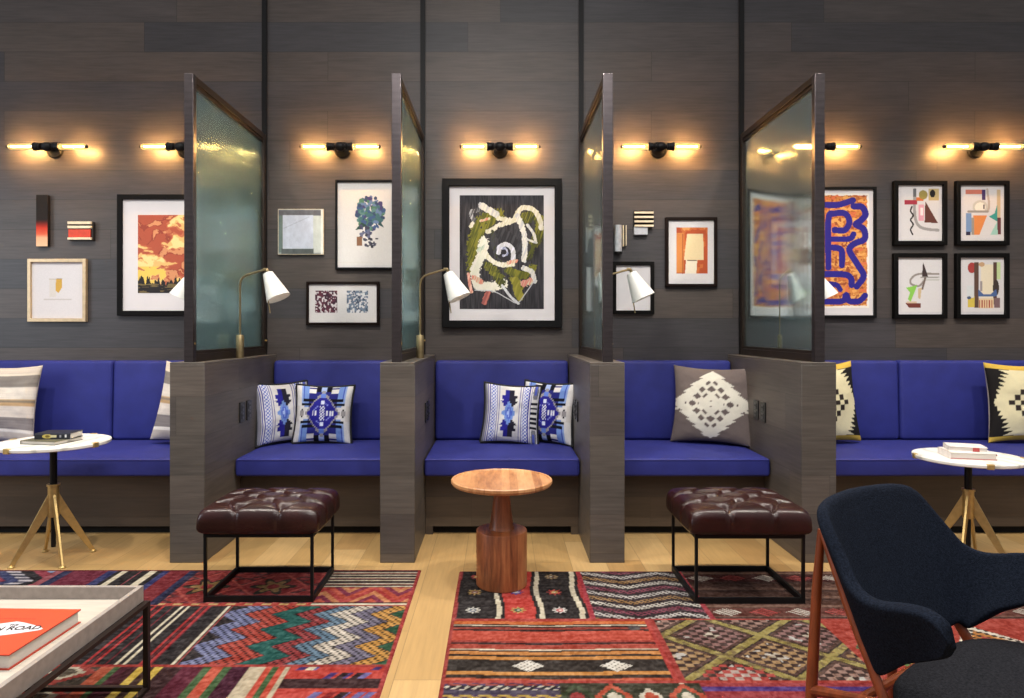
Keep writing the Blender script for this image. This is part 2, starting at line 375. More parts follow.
# ------------------------------------------------------------------ banquettes
def banquette(x0, x1, label, seams, endblocks=True):
    t = thing('banquette', label, 'bench', ((x0+x1)/2, 4.5, 0), 0, 'royal blue banquettes along the wall'); cx = (x0+x1)/2; w_ = x1-x0; a = x0-cx; b = x1-cx
    Y = lambda y: y-4.5
    m = MB().span((a, Y(4.175), .05), (b, Y(YW-.002), .375)); make('base', m, M['base'], t)
    e = .045
    for fa, fb in ((a, a+e), (b-e, b)): make('foot', MB().span((fa, Y(4.176), 0), (fb, Y(YW-.01), .05)), M['base'], t)
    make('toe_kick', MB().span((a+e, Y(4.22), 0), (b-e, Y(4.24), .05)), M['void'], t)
    # seat cushion: soft box, crowned
    def cushion(xa, xb, ya, yb, za, zb, r, crown, nx=40, ny=16):
        # closed superellipse-ish box
        mb = MB(); prof = []
        n = 6
        for cxx, cyy, a0 in ((yb-r, zb-r, 0), (ya+r, zb-r, 90), (ya+r, za+r, 180), (yb-r, za+r, 270)):
            for k in range(n+1):
                an = math.radians(a0+90*k/n); prof.append((cxx+r*math.cos(an), cyy+r*math.sin(an)))
        # densify top
        pp = []
        for i in range(len(prof)):
            p = prof[i]; q = prof[(i+1) % len(prof)]; pp.append(p); dd = math.hypot(p[0]-q[0], p[1]-q[1])
            if dd > .1:
                for k in range(1, 8): pp.append((p[0]+(q[0]-p[0])*k/8, p[1]+(q[1]-p[1])*k/8))
        nn = len(pp); vs = []; fs = []
        xs = [xa+(xb-xa)*(.5-.5*math.cos(PI*i/nx)) for i in range(nx+1)]
        for i, xx in enumerate(xs):
            ex = min(1, (min(xx-xa, xb-xx)/r)) if r > 0 else 1; s = math.sqrt(max(0, 1-(1-ex)**2)); cr = crown*(1-(2*(xx-xa)/(xb-xa)-1)**6)
            for (yy, zz) in pp:
                cy = (ya+yb)/2; cz = (za+zb)/2; f = 1-(1-s)*r/((yb-ya)/2); g = 1-(1-s)*r/((zb-za)/2)
                q = (yy-cy)/((yb-ya)/2); dz = cr*(1-q*q) if zz > cz else 0
                vs.append((xx, cy+(yy-cy)*f, cz+(zz-cz)*g+dz))
        for i in range(nx):
            for k in range(nn): fs.append((i*nn+k, i*nn+(k+1) % nn, (i+1)*nn+(k+1) % nn, (i+1)*nn+k))
        fs.append(tuple(range(nn))); fs.append(tuple(nx*nn+k for k in range(nn))[::-1]); return mb.add(vs, fs)
    s = make('seat_cushion', cushion(a+.004, b-.004, Y(4.067), Y(4.79), .376, .483, .016, .012), M['blue'], t, smooth=True, ang=1.2)
    p = MB()
    for zz in (.474,): p.tube([(a+.012, Y(4.0685), zz), (b-.012, Y(4.0685), zz)], .0035, 6)
    make('piping', p, M['bluepipe'], s)
    xs = [x0]+seams+[x1]
    for i in range(len(xs)-1):
        ca, cb = xs[i]-cx+.004, xs[i+1]-cx-.004
        # upright cushion: build lying and stand it up (y->z)
        mb = cushion(ca, cb, .487, 1.036, -.055, .055, .022, .018)
        vs = []
        for (xx, yy, zz) in mb.v:
            k = (yy-.487)/.55; vs.append((xx, Y(4.795+.012*k)-zz*(1.0-.15*k), yy))
        m2 = MB(); m2.add(vs, mb.f); make('back_cushion', m2, M['blue'], t, smooth=True, ang=1.2)
    make('back_panel', MB().span((a, Y(4.85), .375), (b, Y(YW-.002), 1.0)), M['base'], t)
g2 = DW/2+.002
banquette(-4.6, DX[0]-g2, 'long royal blue banquette at the left behind the marble table', [-3.63, -2.70])
banquette(DX[0]+g2, DX[1]-g2, 'royal blue booth bench behind the left oxblood ottoman', [])
banquette(DX[1]+g2, DX[2]-g2, 'royal blue booth bench behind the turned wooden side table', [])
banquette(DX[2]+g2, DX[3]-g2, 'royal blue booth bench holding the grey and white diamond cushion', [])
banquette(DX[3]+g2, 4.7, 'long royal blue banquette at the right behind the dark lounge chair', [2.782, 3.76])

# ------------------------------------------------------------------ power outlets on divider sides
def outlet(side, i, y, label):
    x = DX[i]+side*DW/2; z = .747; t = thing('power_outlet', label, 'outlet', (x, y, z), 0, 'black outlets on the booth dividers')
    make('cover_plate', MB().box((side*.004, 0, 0), (.008, .075, .122)), M['outlet'], t, bevel=.002)
    for dz in (-.025, .025):
        r = make('socket', MB().box((side*.009, 0, dz), (.004, .034, .036)), M['outlet2'], t, bevel=.001)
        for dy in (-.007, .007): make('slot', MB().box((side*.0112, dy, dz+.003), (.001, .003, .010)), M['void'], r)
outlet(1, 0, 4.19, 'black outlet on the left ottoman divider, nearer of the pair'); outlet(1, 0, 4.305, 'black outlet on the left ottoman divider, beside the patterned cushion')
outlet(1, 1, 4.19, 'black outlet left of the turned wooden table, nearer of the pair'); outlet(1, 1, 4.31, 'black outlet left of the turned wooden table, nearer the blue seat back')
outlet(-1, 2, 4.24, 'black outlet right of the turned wooden table, nearer of the pair'); outlet(-1, 2, 4.36, 'black outlet right of the turned wooden table, close behind the cushion edge')
outlet(-1, 3, 4.19, 'black outlet by the grey diamond cushion, nearer the divider front'); outlet(-1, 3, 4.305, 'black outlet by the grey diamond cushion, close to the cushion')

# ------------------------------------------------------------------ reading lamps
def reading_lamp(x, y, s, label):
    t = thing('reading_lamp', label, 'lamp', (x, y, DH), 0, 'brass reading lamps with white cone shades')
    b = MB().lathe([(.0, 0), (.024, 0), (.024, .050), (.0225, .052), (.0225, .054), (.024, .056), (.024, .138), (.021, .143), (0, .143)], 24)
    make('base', b, M['brasslamp'], t, smooth=True)
    pts = [(0,0,.14), (0,0,.3), (0,0,.455), (s*.006,0,.487), (s*.024,0,.507), (s*.05,0,.519), (s*.12,0,.540), (s*.155,0,.548)]
    make('stem', MB().tube(pts, .0065, 10), M['brasslamp'], t, smooth=True)
    make('joint', MB().tube([(s*.145,0,.552), (s*.165,0,.550), (s*.175,0,.535), (s*.180,0,.52)], [.009,.011,.010,.008], 10), M['brasslamp'], t, smooth=True)
    # cone shade pointing down and outwards
    ap = Vector((s*.172, 0, .530)); ax = Vector((s*.42, -.10, -.90)).normalized(); q = Vector((0,0,1)).rotation_difference(ax).to_matrix()
    sh = MB().lathe([(.0, 0), (.022, 0), (.031, .004), (.075, .175), (.0735, .1755), (.030, .008), (.0, .007)], 36, ap, q)
    so = make('shade', sh, M['white'], t, smooth=True)
    bl = MB().lathe([(0, .03), (.014, .035), (.024, .07), (.024, .09), (.015, .11), (0, .115)], 18, ap, q)
    make('bulb', bl, M['lampglow'], t, smooth=True)
    e = ap+ax*.165+Vector((-s*.9,0,-.42)).normalized()*.066; e2 = e+Vector((s*.012,0,-.075))
    make('switch_rod', MB().tube([e, e2], .0035, 8), M['brasslamp'], so)
    l = bpy.data.lights.new('bulb_light', 'SPOT'); l.energy = 7.0; l.color = (1,.9,.75); l.spot_size = 1.6; l.shadow_soft_size = .02
    o = bpy.data.objects.new('bulb_light', l); COL.objects.link(o); o.parent = t; o.location = ap+ax*.125; o.rotation_euler = ax.to_track_quat('-Z', 'Y').to_euler()
reading_lamp(-1.618, 4.25, 1, 'white cone reading lamp in front of the far left screen, beside the blue-grey square picture')
reading_lamp(-1.728, 4.25, -1, 'white cone reading lamp mostly hidden behind the far left screen post')
reading_lamp(-.496, 4.24, 1, 'white cone reading lamp beside the large abstract picture')
reading_lamp(.642, 4.24, 1, 'white cone reading lamp in front of the small blank framed picture')
reading_lamp(1.770, 4.24, 1, 'white cone reading lamp mostly hidden behind the screen by the blue and orange picture')

# ------------------------------------------------------------------ wall sconces
def sconce(px, label):
    x = (px-VX)/F*4.765; z = H+183.4/F*4.765; t = thing('wall_sconce', label, 'wall lamp', (x, YW, z), 0, 'twin tube sconces on the plank wall')
    d = -.09
    R = Matrix.Rotation(PI/2, 3, 'X')
    make('backplate', MB().lathe([(0,0), (.058,0), (.058,.012), (.05,.02), (0,.022)], 28, (0,0,-.004), R), M['black'], t, smooth=True)
    make('arm', MB().tube([(0,-.015,-.004), (0,-.06,-.003), (0,d,0)], .012, 12), M['black'], t, smooth=True)
    RX = Matrix.Rotation(PI/2, 3, 'Y')
    make('hub', MB().lathe([(0,-.03), (.02,-.03), (.03,-.018), (.032,0), (.03,.018), (.02,.03), (0,.03)], 20, (0,d,0), RX), M['black'], t, smooth=True)
    for s in (-1, 1):
        RR = Matrix.Rotation(s*PI/2, 3, 'Y')
        make('socket', MB().lathe([(0,.025), (.012,.025), (.012,.04), (.024,.042), (.026,.05), (.022,.054), (.026,.058), (.027,.078), (.030,.08), (.030,.09), (0,.09)], 20, (0,d,0), RR), M['black'], t, smooth=True)
        b = make('bulb', MB().lathe([(.012,.085), (.0195,.095), (.020,.12), (.020,.255), (.016,.268), (.006,.274), (0,.275)], 20, (0,d,0), RR), M['tubeglass'], t, smooth=True)
        make('filament', MB().tube([(s*.115,d,0), (s*.25,d,0)], .0036, 10), M['filament'], b)
        c = make('cap', MB().tube([(s*.268,d,0), (s*.282,d,0)], [.012,.010], 14), M['black'], b)
for px, lb in ((47,'twin tube sconce above the pale gold framed collage'), (180,'twin tube sconce half hidden behind the far left glass screen'),
               (340,'twin tube sconce above the tree picture'), (500,'twin tube sconce above the large abstract picture'), (661,'twin tube sconce above the orange picture in the brown frame'),
               (821,'twin tube sconce half hidden behind the screen above the blue and orange picture'), (984,'twin tube sconce above the four collage pictures')):
    sconce(px, lb)

# ------------------------------------------------------------------ pictures
def wp(px, py, d=0): return P(px, py, YW-d)
def picture(name, label, cat, rect, fw, fmat, mat_col, art, cv, depth=.03, group='framed pictures on the plank wall'):
    """rect: outer edges as seen on the wall; fw frame width; art: print edges (None = no print)"""
    x0, y0, x1, y1 = rect; k = (YW-depth)/F; A = wp(x0, y1, depth); B = wp(x1, y0, depth)
    t = thing(name, label, cat, ((A.x+B.x)/2, YW, (A.z+B.z)/2), 0, group); hw = (B.x-A.x)/2; hh = (B.z-A.z)/2; f = fw*k
    if f > 0:
        m = MB(); o = [(-hw,-hh),(hw,-hh),(hw,hh),(-hw,hh)]; i_ = [(-hw+f,-hh+f),(hw-f,-hh+f),(hw-f,hh-f),(-hw+f,hh-f)]; vs = []
        for y in (0, -depth):
            vs += [(a, y, b) for a, b in o]+[(a, y, b) for a, b in i_]
        fs = []
        for q in range(4):
            r = (q+1) % 4; fs += [(8+q, 8+r, 12+r, 12+q), (q, q+4, r+4, r), (q, r, 8+r, 8+q), (4+q, 12+q, 12+r, 4+r)]
        m.add(vs, fs); make('frame', m, fmat, t, bevel=.0025)
    dm = depth*.45 if f > 0 else depth
    make('mat_board', MB().span((-hw+f*.9, -dm, -hh+f*.9), (hw-f*.9, -.002, hh-f*.9)), mat_col, t)
    if cv is not None:
        c = (A+B)/2; k = (YW-dm)/F
        X = (cv.X-VX)*k-c.x; Z = H-(cv.Y-VY)*k-c.z; pos = np.stack([X, np.full_like(X, -dm-.0015), Z], -1)
        colour_mesh('print', pos, cv.C, M['paint'], t)
    return t
def cvp(x0, y0, x1, y1, bg, xf=None, res=2.2): return Cv(x0, y0, x1, y1, int((x1-x0)*res)+2, int((y1-y0)*res)+2, bg, xf)

# sunset woodcut
c = cvp(138, 215, 229, 293, (236,200,120))
wx = (fbm(c.X/16, c.Y/16, 31, 3)-.5)*26; wy = (fbm(c.X/16+7, c.Y/16, 33, 3)-.5)*22
n1 = fbm((c.X+wx)/20, (c.Y+wy)/9, 3, 4); n2 = fbm((c.X+wy)/11+9, (c.Y+wx)/7, 8, 4); yy = (c.Y-215)/78
c.C[:] = (222,176,106); q = n1+.22*(.40-yy)
c.put(q > .47, (190,104,70)); c.put(q > .52, (172,78,56)); c.put((q > .57) & (n2 > .5), (148,62,48)); c.put((q < .44) & (n2 > .42), (230,204,136)); c.put((q > .5) & (n2 > .60), (206,136,92))
c.put((yy > .66) & (n1 < .52), (226,190,84)); c.put(yy+.22*(fbm(c.X/2.2, c.Y*0, 4, 3)-.5) > .84, (36,34,38)); c.put((yy > .88) & (fbm(c.X/9, c.Y/1.3, 6, 2) > .6), (110,94,60))
picture('framed_print', 'black framed sunset cloud print over dark treetops, cut by the far left screen post', 'picture', (116.7,194.2,250,315.7), 5, M['frameblack'], M['matboard'], 1, c)
# small gold collage
Z2 = (10, 180, 4.656)
c = cvp(33, 266, 80, 318, (210,206,210), Z2)
c.rect(183,462,216,545,(206,200,196)); c.poly([(215,460),(243,460),(243,500),(226,527),(213,515)], (206,160,66)); c.line([(160,556),(285,556)], 5, (190,184,184)); c.line([(183,462),(243,460)], 3, (160,140,110))
picture('framed_print', 'pale gold framed white picture with a tiny gold collage in the middle', 'picture', (27,258.7,85.5,321.8), 3.4, M['framegold'], M['matboard'], 1, c)
# blue-grey square
Z4 = (270, 170, 4.3625)
c = cvp(278.5, 209.5, 323, 254, (150,160,160), Z4)
nz = fbm(c.X/6, c.Y/3, 2); c.C += (nz[...,None]-.5)*60
c.rect(35,175,225,200,(96,98,106)); c.rect(30,200,55,360,(104,122,118)); c.rect(188,200,232,362,(190,196,190)); c.rect(50,342,190,368,(84,92,92)); c.rect(55,198,188,344,(188,196,214)); c.line([(60,255),(170,205)], 3, (160,168,186)); c.rect(222,172,233,368,(212,214,208))
c.C += (fbm(c.X/3, c.Y/5, 12)[...,None]-.5)*26
picture('canvas_picture', 'small unframed blue-grey square painting beside the tree picture', 'picture', (278,209,323.5,254.5), 0, M['framegrey'], M['cream'], 1, c, .02)
# tree
c = cvp(337.5, 182.5, 391, 266, (208,205,204), Z4)
r = np.random.RandomState(5); pal = [(58,84,130),(62,104,110),(74,118,92),(96,120,160),(50,70,104),(86,128,122),(70,60,110)]
for i in range(150):
    a = r.rand()*2*PI; q = math.sqrt(r.rand()); x = 438+60*q*math.cos(a); y = 190+72*q*math.sin(a)
    if y > 230 and x > 450 and r.rand() < .6: continue
    c.ell(x, y, 5+r.rand()*9, 4+r.rand()*8, pal[r.randint(len(pal))], r.rand()*3)
c.poly([(372,262),(400,228),(420,240),(400,258)], (38,70,60)); c.poly([(470,238),(498,252),(480,222)], (44,80,84))
for i in range(24): c.ell(395+r.rand()*45, 245+r.rand()*50, 4+r.rand()*6, 4+r.rand()*5, [(70,72,104),(96,100,130),(60,60,80)][r.randint(3)])
for i in range(22): c.ell(410+r.rand()*60, 300+r.rand()*36, 4+r.rand()*6, 2+r.rand()*4, [(44,44,58),(70,70,90)][r.randint(2)])
c.rect(378,292,402,330,(132,92,66)); c.line([(300,402),(480,404)], 2, (205,200,192))
picture('framed_print', 'dark framed print of a blue and green tree on white', 'picture', (335,179.5,395.5,269.5), 2.2, M['framegrey'], M['matboard'], 1, c)
# two speckled squares
c = cvp(309.5, 284.5, 376, 322, (206,202,202), Z4)
for (xa, ya, xb, yb, cols, sd) in ((197,527,294,622,[(92,40,58),(60,30,48),(196,186,190)],1), (335,527,428,622,[(104,120,142),(62,76,98),(206,208,212)],2)):
    (x0,y0),(x1,y1) = c.t([(xa,ya),(xb,yb)]); m = (c.X>x0)&(c.X<x1)&(c.Y>y0)&(c.Y<y1); n = vnoise(c.X/1.5, c.Y/1.5, sd); n2 = vnoise(c.X/1.3+5, c.Y/1.6, sd+4)
    c.C[m] = (206,200,202); c.C[m&(n>.42)] = cols[0]; c.C[m&(n2>.62)] = cols[1]; c.C[m&(n<.25)] = cols[2]
picture('framed_print', 'low dark framed print with two speckled squares below the tree picture', 'picture', (306,281.5,379,325), 2.5, M['framebrown'], M['matboard'], 1, c)
# large abstract
Z5 = (430, 170, 4.229)
c = cvp(459.7, 195.3, 543.8, 309, (44,42,48), Z5, 3)
st = fbm(c.X/1.2, c.Y/14, 3, 3); c.C += (st[...,None]-.45)*60
G1 = (122,118,34); G2 = (78,82,24); G3 = (56,60,26); WH = (214,208,196); W2 = (176,176,182); W3 = (196,190,160); PK = (206,124,106); DK = (36,34,40); DG = (60,60,66)
def brush(pts, w_, a, b, sd=1, edge=.5, fr=6):
    p = smooth(pts); d = c.dist(p); ww = w_/2/c.k(); n = fbm(c.X/1.5, c.Y/1.5, sd, 4); n2 = fbm(c.X/1.1+c.Y/3, c.Y/fr+c.X/5, sd+3, 3)
    m = d <= ww*(1-edge*(n-.35)*1.4); t_ = np.clip((n2-.38)*4, 0, 1)[..., None]; C = np.array(a)*(1-t_)+np.array(b)*t_; c.C[m] = C[m]
brush([(290,185),(215,215),(182,300),(178,420)],52,G2,G1,1,.9); brush([(270,215),(225,255),(200,320),(190,400)],30,G1,G2,2,.9); brush([(185,215),(175,180),(215,165)],22,DG,W2,3,.8)
brush([(218,150),(250,170),(282,190)],30,WH,W2,4,.4); brush([(172,240),(180,225)],16,WH,W3,5); brush([(215,215),(250,205)],12,PK,W3,8,.9); brush([(245,262),(300,232),(358,212)],24,WH,W3,6,.6); brush([(290,205),(350,215)],22,W3,WH,7,.8)
brush([(300,270),(340,300),(355,350)],60,DK,DG,9,.5); brush([(265,260),(270,330),(300,385)],20,DG,G3,10,.8); brush([(370,260),(380,330),(350,380)],24,DG,DK,11,.8)
brush([(400,205),(450,200),(468,250),(445,305)],50,G1,G3,12,.6); brush([(445,300),(430,350),(415,380)],24,G2,DK,13,1)
brush([(358,205),(388,162),(440,170),(466,215),(470,245)],22,WH,W3,14,.4); brush([(370,195),(392,250),(402,310),(398,380)],26,WH,W2,15,.6); brush([(412,232),(438,270),(446,300)],13,WH,W2,16,.4); brush([(400,290),(450,308)],10,WH,W2,17)
brush([(228,305),(215,365),(190,425),(205,485),(270,492),(310,480)],46,(206,204,186),WH,18,.6); brush([(235,320),(205,340)],20,(150,170,150),WH,19,.8); brush([(228,345),(262,385),(310,402),(350,398)],22,WH,W3,20,.5)
brush([(245,405),(280,440),(300,475)],42,G3,G1,21,.7); brush([(265,440),(305,450)],24,G1,G2,22,.7); brush([(335,425),(390,445),(435,415)],40,G2,G1,23,.7); brush([(345,460),(385,500)],24,G3,G1,24,.8); brush([(362,470),(372,515),(380,535)],38,G1,(150,140,50),25,.4); brush([(395,415),(430,430),(442,470)],22,WH,W2,26,.5)
brush([(162,440),(168,480),(176,515)],14,PK,(230,180,160),27,.4); brush([(185,455),(215,475)],26,PK,W3,28,.7); brush([(245,520),(230,560)],24,(196,110,96),(150,80,76),29,.6); brush([(395,480),(425,470)],32,(200,110,100),W3,30,.8)
brush([(190,508),(270,514),(330,545),(370,562),(405,520),(440,470)],4,W2,W2,31,.2); brush([(305,488),(345,540),(375,565)],12,(196,196,202),W2,32,.5)
c.ell(322,345,42,40,DK); brush([(352,385),(350,340),(325,315),(295,325),(290,350)],20,(206,206,222),W2,33,.3); brush([(300,330),(320,335),(325,355),(310,362)],12,(120,126,160),(190,190,210),34,.4); c.ell(314,347,10,11,DK); brush([(330,392),(365,385)],18,PK,W3,35,.6)
picture('framed_painting', 'large black framed abstract painting with white and olive swirls', 'picture', (442,178.2,562,327.6), 7.2, M['framegrey'], M['matboard'], 1, c, .045)
# orange picture
Z6 = (570, 190, 4.656)
c = cvp(668, 220.5, 715.5, 281, (208,204,206), Z6)
c.rect(495,175,640,388,(204,104,48)); 
n = fbm(c.X/9, c.Y/9, 3); (xa,ya),(xb,yb) = c.t([(495,175),(640,388)]); m = (c.X>=xa)&(c.X<=xb)&(c.Y>=ya)&(c.Y<=yb)
c.C[m&(n>.55)] = (186,76,36); c.C[m&(n<.4)] = (226,150,80); c.rect(495,200,530,385,(214,130,62)); c.poly([(545,205),(620,205),(622,325),(530,325)], (232,208,160)); c.poly([(540,325),(592,325),(588,390),(535,390)], (234,222,200)); c.rect(545,326,590,331,(90,66,50)); c.line([(525,205),(525,390)],4,(170,80,40))
picture('framed_print', 'brown framed print of a pale block on orange', 'picture', (665.8,217,717.5,286.8), 3, M['framebrown'], M['matboard'], 1, c)
# blank picture behind lamp
picture('framed_print', 'small black framed blank white picture behind the white lamp shade', 'picture', (612.8,261.5,654.5,314), 3.6, M['frameblack'], M['matboard'], None, None)
# blue and orange
Z7 = (815, 170, 4.3625)
c = cvp(772, 193.5, 869, 308, (206,128,56), Z7)
n = fbm(c.X/4, c.Y/4, 3); n2 = fbm(c.X/7, c.Y/3+5, 9)
c.C[n>.56] = (176,92,40); c.C[n2>.58] = (222,158,80); c.C[(n<.36)] = (150,70,36); c.C[(n2<.33)] = (212,104,60)
e = np.minimum(np.minimum(c.X-772, 869-c.X), np.minimum(c.Y-193.5, 308-c.Y)); c.C[e < 1.6+2.2*(fbm(c.X/3, c.Y/3, 21)-.3)] = (226,220,212)
BL = (34,26,136)
for pts, w_ in (([(40,152),(100,152),(165,132)],27), ([(58,425),(58,215),(85,190),(130,190),(150,225),(130,262),(85,262)],27), ([(75,302),(150,300),(168,280)],25), ([(75,338),(115,350),(117,415)],27), ([(20,455),(120,455),(155,470),(160,502)],27),
    ([(168,158),(205,162),(220,195),(198,222),(178,238),(212,258),(215,302),(170,322),(150,352),(185,412),(212,462),(182,508)],28), ([(40,498),(90,500),(110,522)],22), ([(30,575),(118,572),(135,545),(150,572),(192,572),(218,548)],26),
    ([(-20,150),(0,190),(-20,260),(20,300),(0,420)],27), ([(-150,160),(-90,150),(-60,210),(-110,260),(-150,300)],27), ([(-60,300),(-90,360),(-40,420),(-80,480),(-30,540)],27), ([(-150,380),(-120,450),(-150,540)],27), ([(-120,575),(-60,560),(0,580)],26)):
    c.line(pts, w_, BL)
picture('framed_painting', 'grey framed painting of thick blue squiggles on orange', 'picture', (763,186.5,877,317.8), 2.6, M['framegrey'], M['matboard'], 1, c)
# four collages
Z8 = (890, 170, 4.5)
cb = (206,202,204)
c = cvp(900.5, 184, 944, 240.5, cb, Z8)
c.line([(111,88),(111,200),(128,250),(165,266),(216,271)], 13, (150,146,146)); c.rect(103,85,118,120,(96,96,100)); c.rect(65,135,122,155,(166,44,64)); c.rect(118,122,150,140,(206,100,50)); c.ell(149,112,20,21,(150,134,66)); c.rect(172,84,219,138,(186,164,112)); c.ell(191,106,12,18,(28,24,24)); c.poly([(158,140),(216,240),(155,236)], (96,52,44)); c.rect(128,155,152,228,(214,150,166)); c.rect(136,170,148,205,(230,214,214)); c.line([(98,165),(92,185),(104,205),(92,225),(104,245),(92,268),(101,290)], 7, (34,28,30))
cs = [c]
c = cvp(962, 184, 1006, 240.5, cb, Z8)
c.rect(340,88,412,108,(204,112,92)); c.rect(413,88,429,135,(66,44,100)); c.line([(437,88),(440,182),(352,187)], 10, (176,160,150)); c.ell(405,166,34,30,(190,186,176)); c.ell(405,168,24,22,(226,218,206)); c.rect(352,188,440,215,cb); c.line([(352,187),(440,187)],9,(150,140,132)); c.poly([(374,205),(436,205),(402,292),(378,292)], (222,130,66)); c.rect(342,195,366,280,(112,142,186)); c.rect(366,215,378,292,(150,140,130)); c.rect(480,88,496,215,(196,170,132)); c.poly([(482,155),(482,232),(444,210),(470,195)], (52,150,140)); c.rect(482,215,498,290,(96,44,52)); c.poly([(450,292),(482,232),(484,292)], (150,196,184)); c.rect(342,278,362,294,(44,40,70)); c.rect(418,155,426,175,(60,56,60))
cs.append(c)
c = cvp(900.5, 257.5, 944, 312.5, cb, Z8)
c.line([(218,468),(130,468),(96,488),(94,512),(130,522),(152,498)], 9, (140,130,124)); c.poly([(148,413),(172,482),(143,484)], (62,46,46)); c.line([(138,484),(218,482)], 6, (150,146,142)); c.line([(148,494),(218,494)], 8, (186,184,180)); c.poly([(72,530),(122,518),(112,545),(92,594),(80,582),(90,552)], (132,196,74)); c.line([(158,486),(145,535)], 9, (110,92,84)); c.poly([(125,533),(142,530),(136,582),(125,575)], (196,170,130)); c.poly([(68,598),(138,600),(138,620),(85,620)], (112,50,42)); c.rect(75,592,120,600,(206,176,150))
cs.append(c)
c = cvp(962, 257.5, 1006, 312.5, cb, Z8)
c.rect(408,425,465,575,(222,208,180)); c.ell(412,425,14,10,(190,150,110)); c.ell(368,440,19,24,(166,56,52)); c.rect(378,415,399,620,(92,66,54)); c.rect(404,500,414,545,(150,140,140)); c.rect(463,415,481,605,(86,60,52)); c.rect(481,415,496,492,(186,206,146)); c.ell(476,530,14,36,(60,48,44)); c.poly([(396,536),(420,560),(452,560),(478,535),(481,568),(396,570)], (70,96,150)); c.rect(398,578,466,622,(216,190,150))
for q in range(6): c.rect(400+q*11,585,405+q*11,620,(170,70,50))
c.poly([(350,575),(380,570),(380,618),(350,618)], (206,180,70)); c.rect(345,520,376,575,(200,204,206)); c.ell(355,575,9,7,(70,84,120)); c.rect(468,575,494,620,(120,92,96))
cs.append(c)
for c, rc, lb in zip(cs, ((894.6,180.4,947.8,245),(957,180.4,1010,245),(894.6,253,947.8,318.5),(957,253,1010,318.5)),
    ('black framed collage with a black wavy line and grey curve', 'black framed collage with an orange wedge and teal shape', 'black framed collage with a bright green shape and grey loop', 'black framed collage with a red disc and two dark columns')):
    picture('framed_collage', lb, 'picture', rc, 4.2, M['frameblack'], M['matboard'], 1, c, .035, 'four black framed collages')

# small wall reliefs
a = wp(36.2,246.3,.03); b = wp(47.6,194.8,.03)
t = thing('wall_relief', 'tall narrow wall block fading from black to orange', 'wall art', ((a.x+b.x)/2, YW, (a.z+b.z)/2)); hw = (b.x-a.x)/2; hh = (b.z-a.z)/2
make('block', MB().span((-hw,-.03,-hh), (hw,0,hh)), M['darkwood'], t, bevel=.002)
c = Cv(0, 0, 1, 1, 12, 60, (24,20,20)); g = 1-c.Y
stops = np.array([(0,(236,190,150)),(.17,(236,170,130)),(.24,(226,96,64)),(.36,(206,52,34)),(.44,(120,30,24)),(.52,(28,22,22)),(1,(22,18,18))], dtype=object)
for k in range(3): c.C[...,k] = np.interp(c.Y, [s[0] for s in stops], [s[1][k] for s in stops])
colour_mesh('painted_face', np.stack([(c.X*2-1)*hw, np.full_like(c.X,-.0308), (c.Y*2-1)*hh], -1), c.C, M['paint'], t)
a = wp(67.5,240.2,.04); b = wp(92,221.5,.04)
t = thing('wall_relief', 'small red and white slatted wall block beside the tall black block', 'wall art', ((a.x+b.x)/2, YW, (a.z+b.z)/2)); w_ = b.x-a.x; h_ = b.z-a.z
make('backing', MB().span((-w_/2,-.028,-h_/2), (w_/2,0,h_/2)), M['darkwood'], t, bevel=.001)
make('red_panel', MB().span((-w_/2+.004,-.038,-h_/2+.022), (w_/2-.014,-.028,h_/2-.055)), M['redpaint'], t, bevel=.001)
for (z0, z1) in ((h_/2-.018,h_/2), (h_/2-.048,h_/2-.030), (-h_/2+.004,-h_/2+.02)): make('white_slat', MB().span((-w_/2,-.042,z0), (w_/2-.006,-.028,z1)), M['cream'], t, bevel=.001)
a = wp(614.5,253,.05); b = wp(627.5,224.8,.05)
t = thing('wall_relief', 'small silver cylinder wall piece above the blank picture', 'wall art', ((a.x+b.x)/2, YW, (a.z+b.z)/2)); hh = (b.z-a.z)/2
make('cylinder', MB().lathe([(0,-hh),(.026,-hh),(.026,hh),(0,hh)], 24, (-.016,-.028,0)), M['chrome'], t, smooth=True)
make('base_ring', MB().lathe([(0,-hh-.004),(.027,-hh-.004),(.027,-hh+.012),(0,-hh+.012)], 24, (-.016,-.028,0)), M['black'], t, smooth=True)
make('cream_slat', MB().span((.016,-.035,-hh+.05), (.024,0,hh)), M['cream'], t); make('dark_slat', MB().span((.028,-.03,-hh+.055), (.036,0,hh)), M['framebrown'], t); make('pale_slat', MB().span((.036,-.035,-hh+.055), (.043,0,hh)), M['cream'], t)
a = wp(634.5,234.5,.04); b = wp(653.5,210.5,.04)
t = thing('wall_relief', 'small striped slatted wall piece beside the silver cylinder', 'wall art', ((a.x+b.x)/2, YW, (a.z+b.z)/2)); w_ = b.x-a.x; h_ = b.z-a.z
make('backing', MB().span((-w_/2,-.03,-h_/2+.06), (w_/2,0,h_/2)), M['framebrown'], t)
for q in range(4): z = h_/2-.008-q*.031; make('cream_slat', MB().span((-w_/2,-.045,z-.014), (w_/2,-.03,z)), M['cream'], t, bevel=.001)
make('silver_panel', MB().span((-w_/2,-.035,-h_/2), (w_/2-.04,0,-h_/2+.058)), M['chrome'], t, bevel=.001)

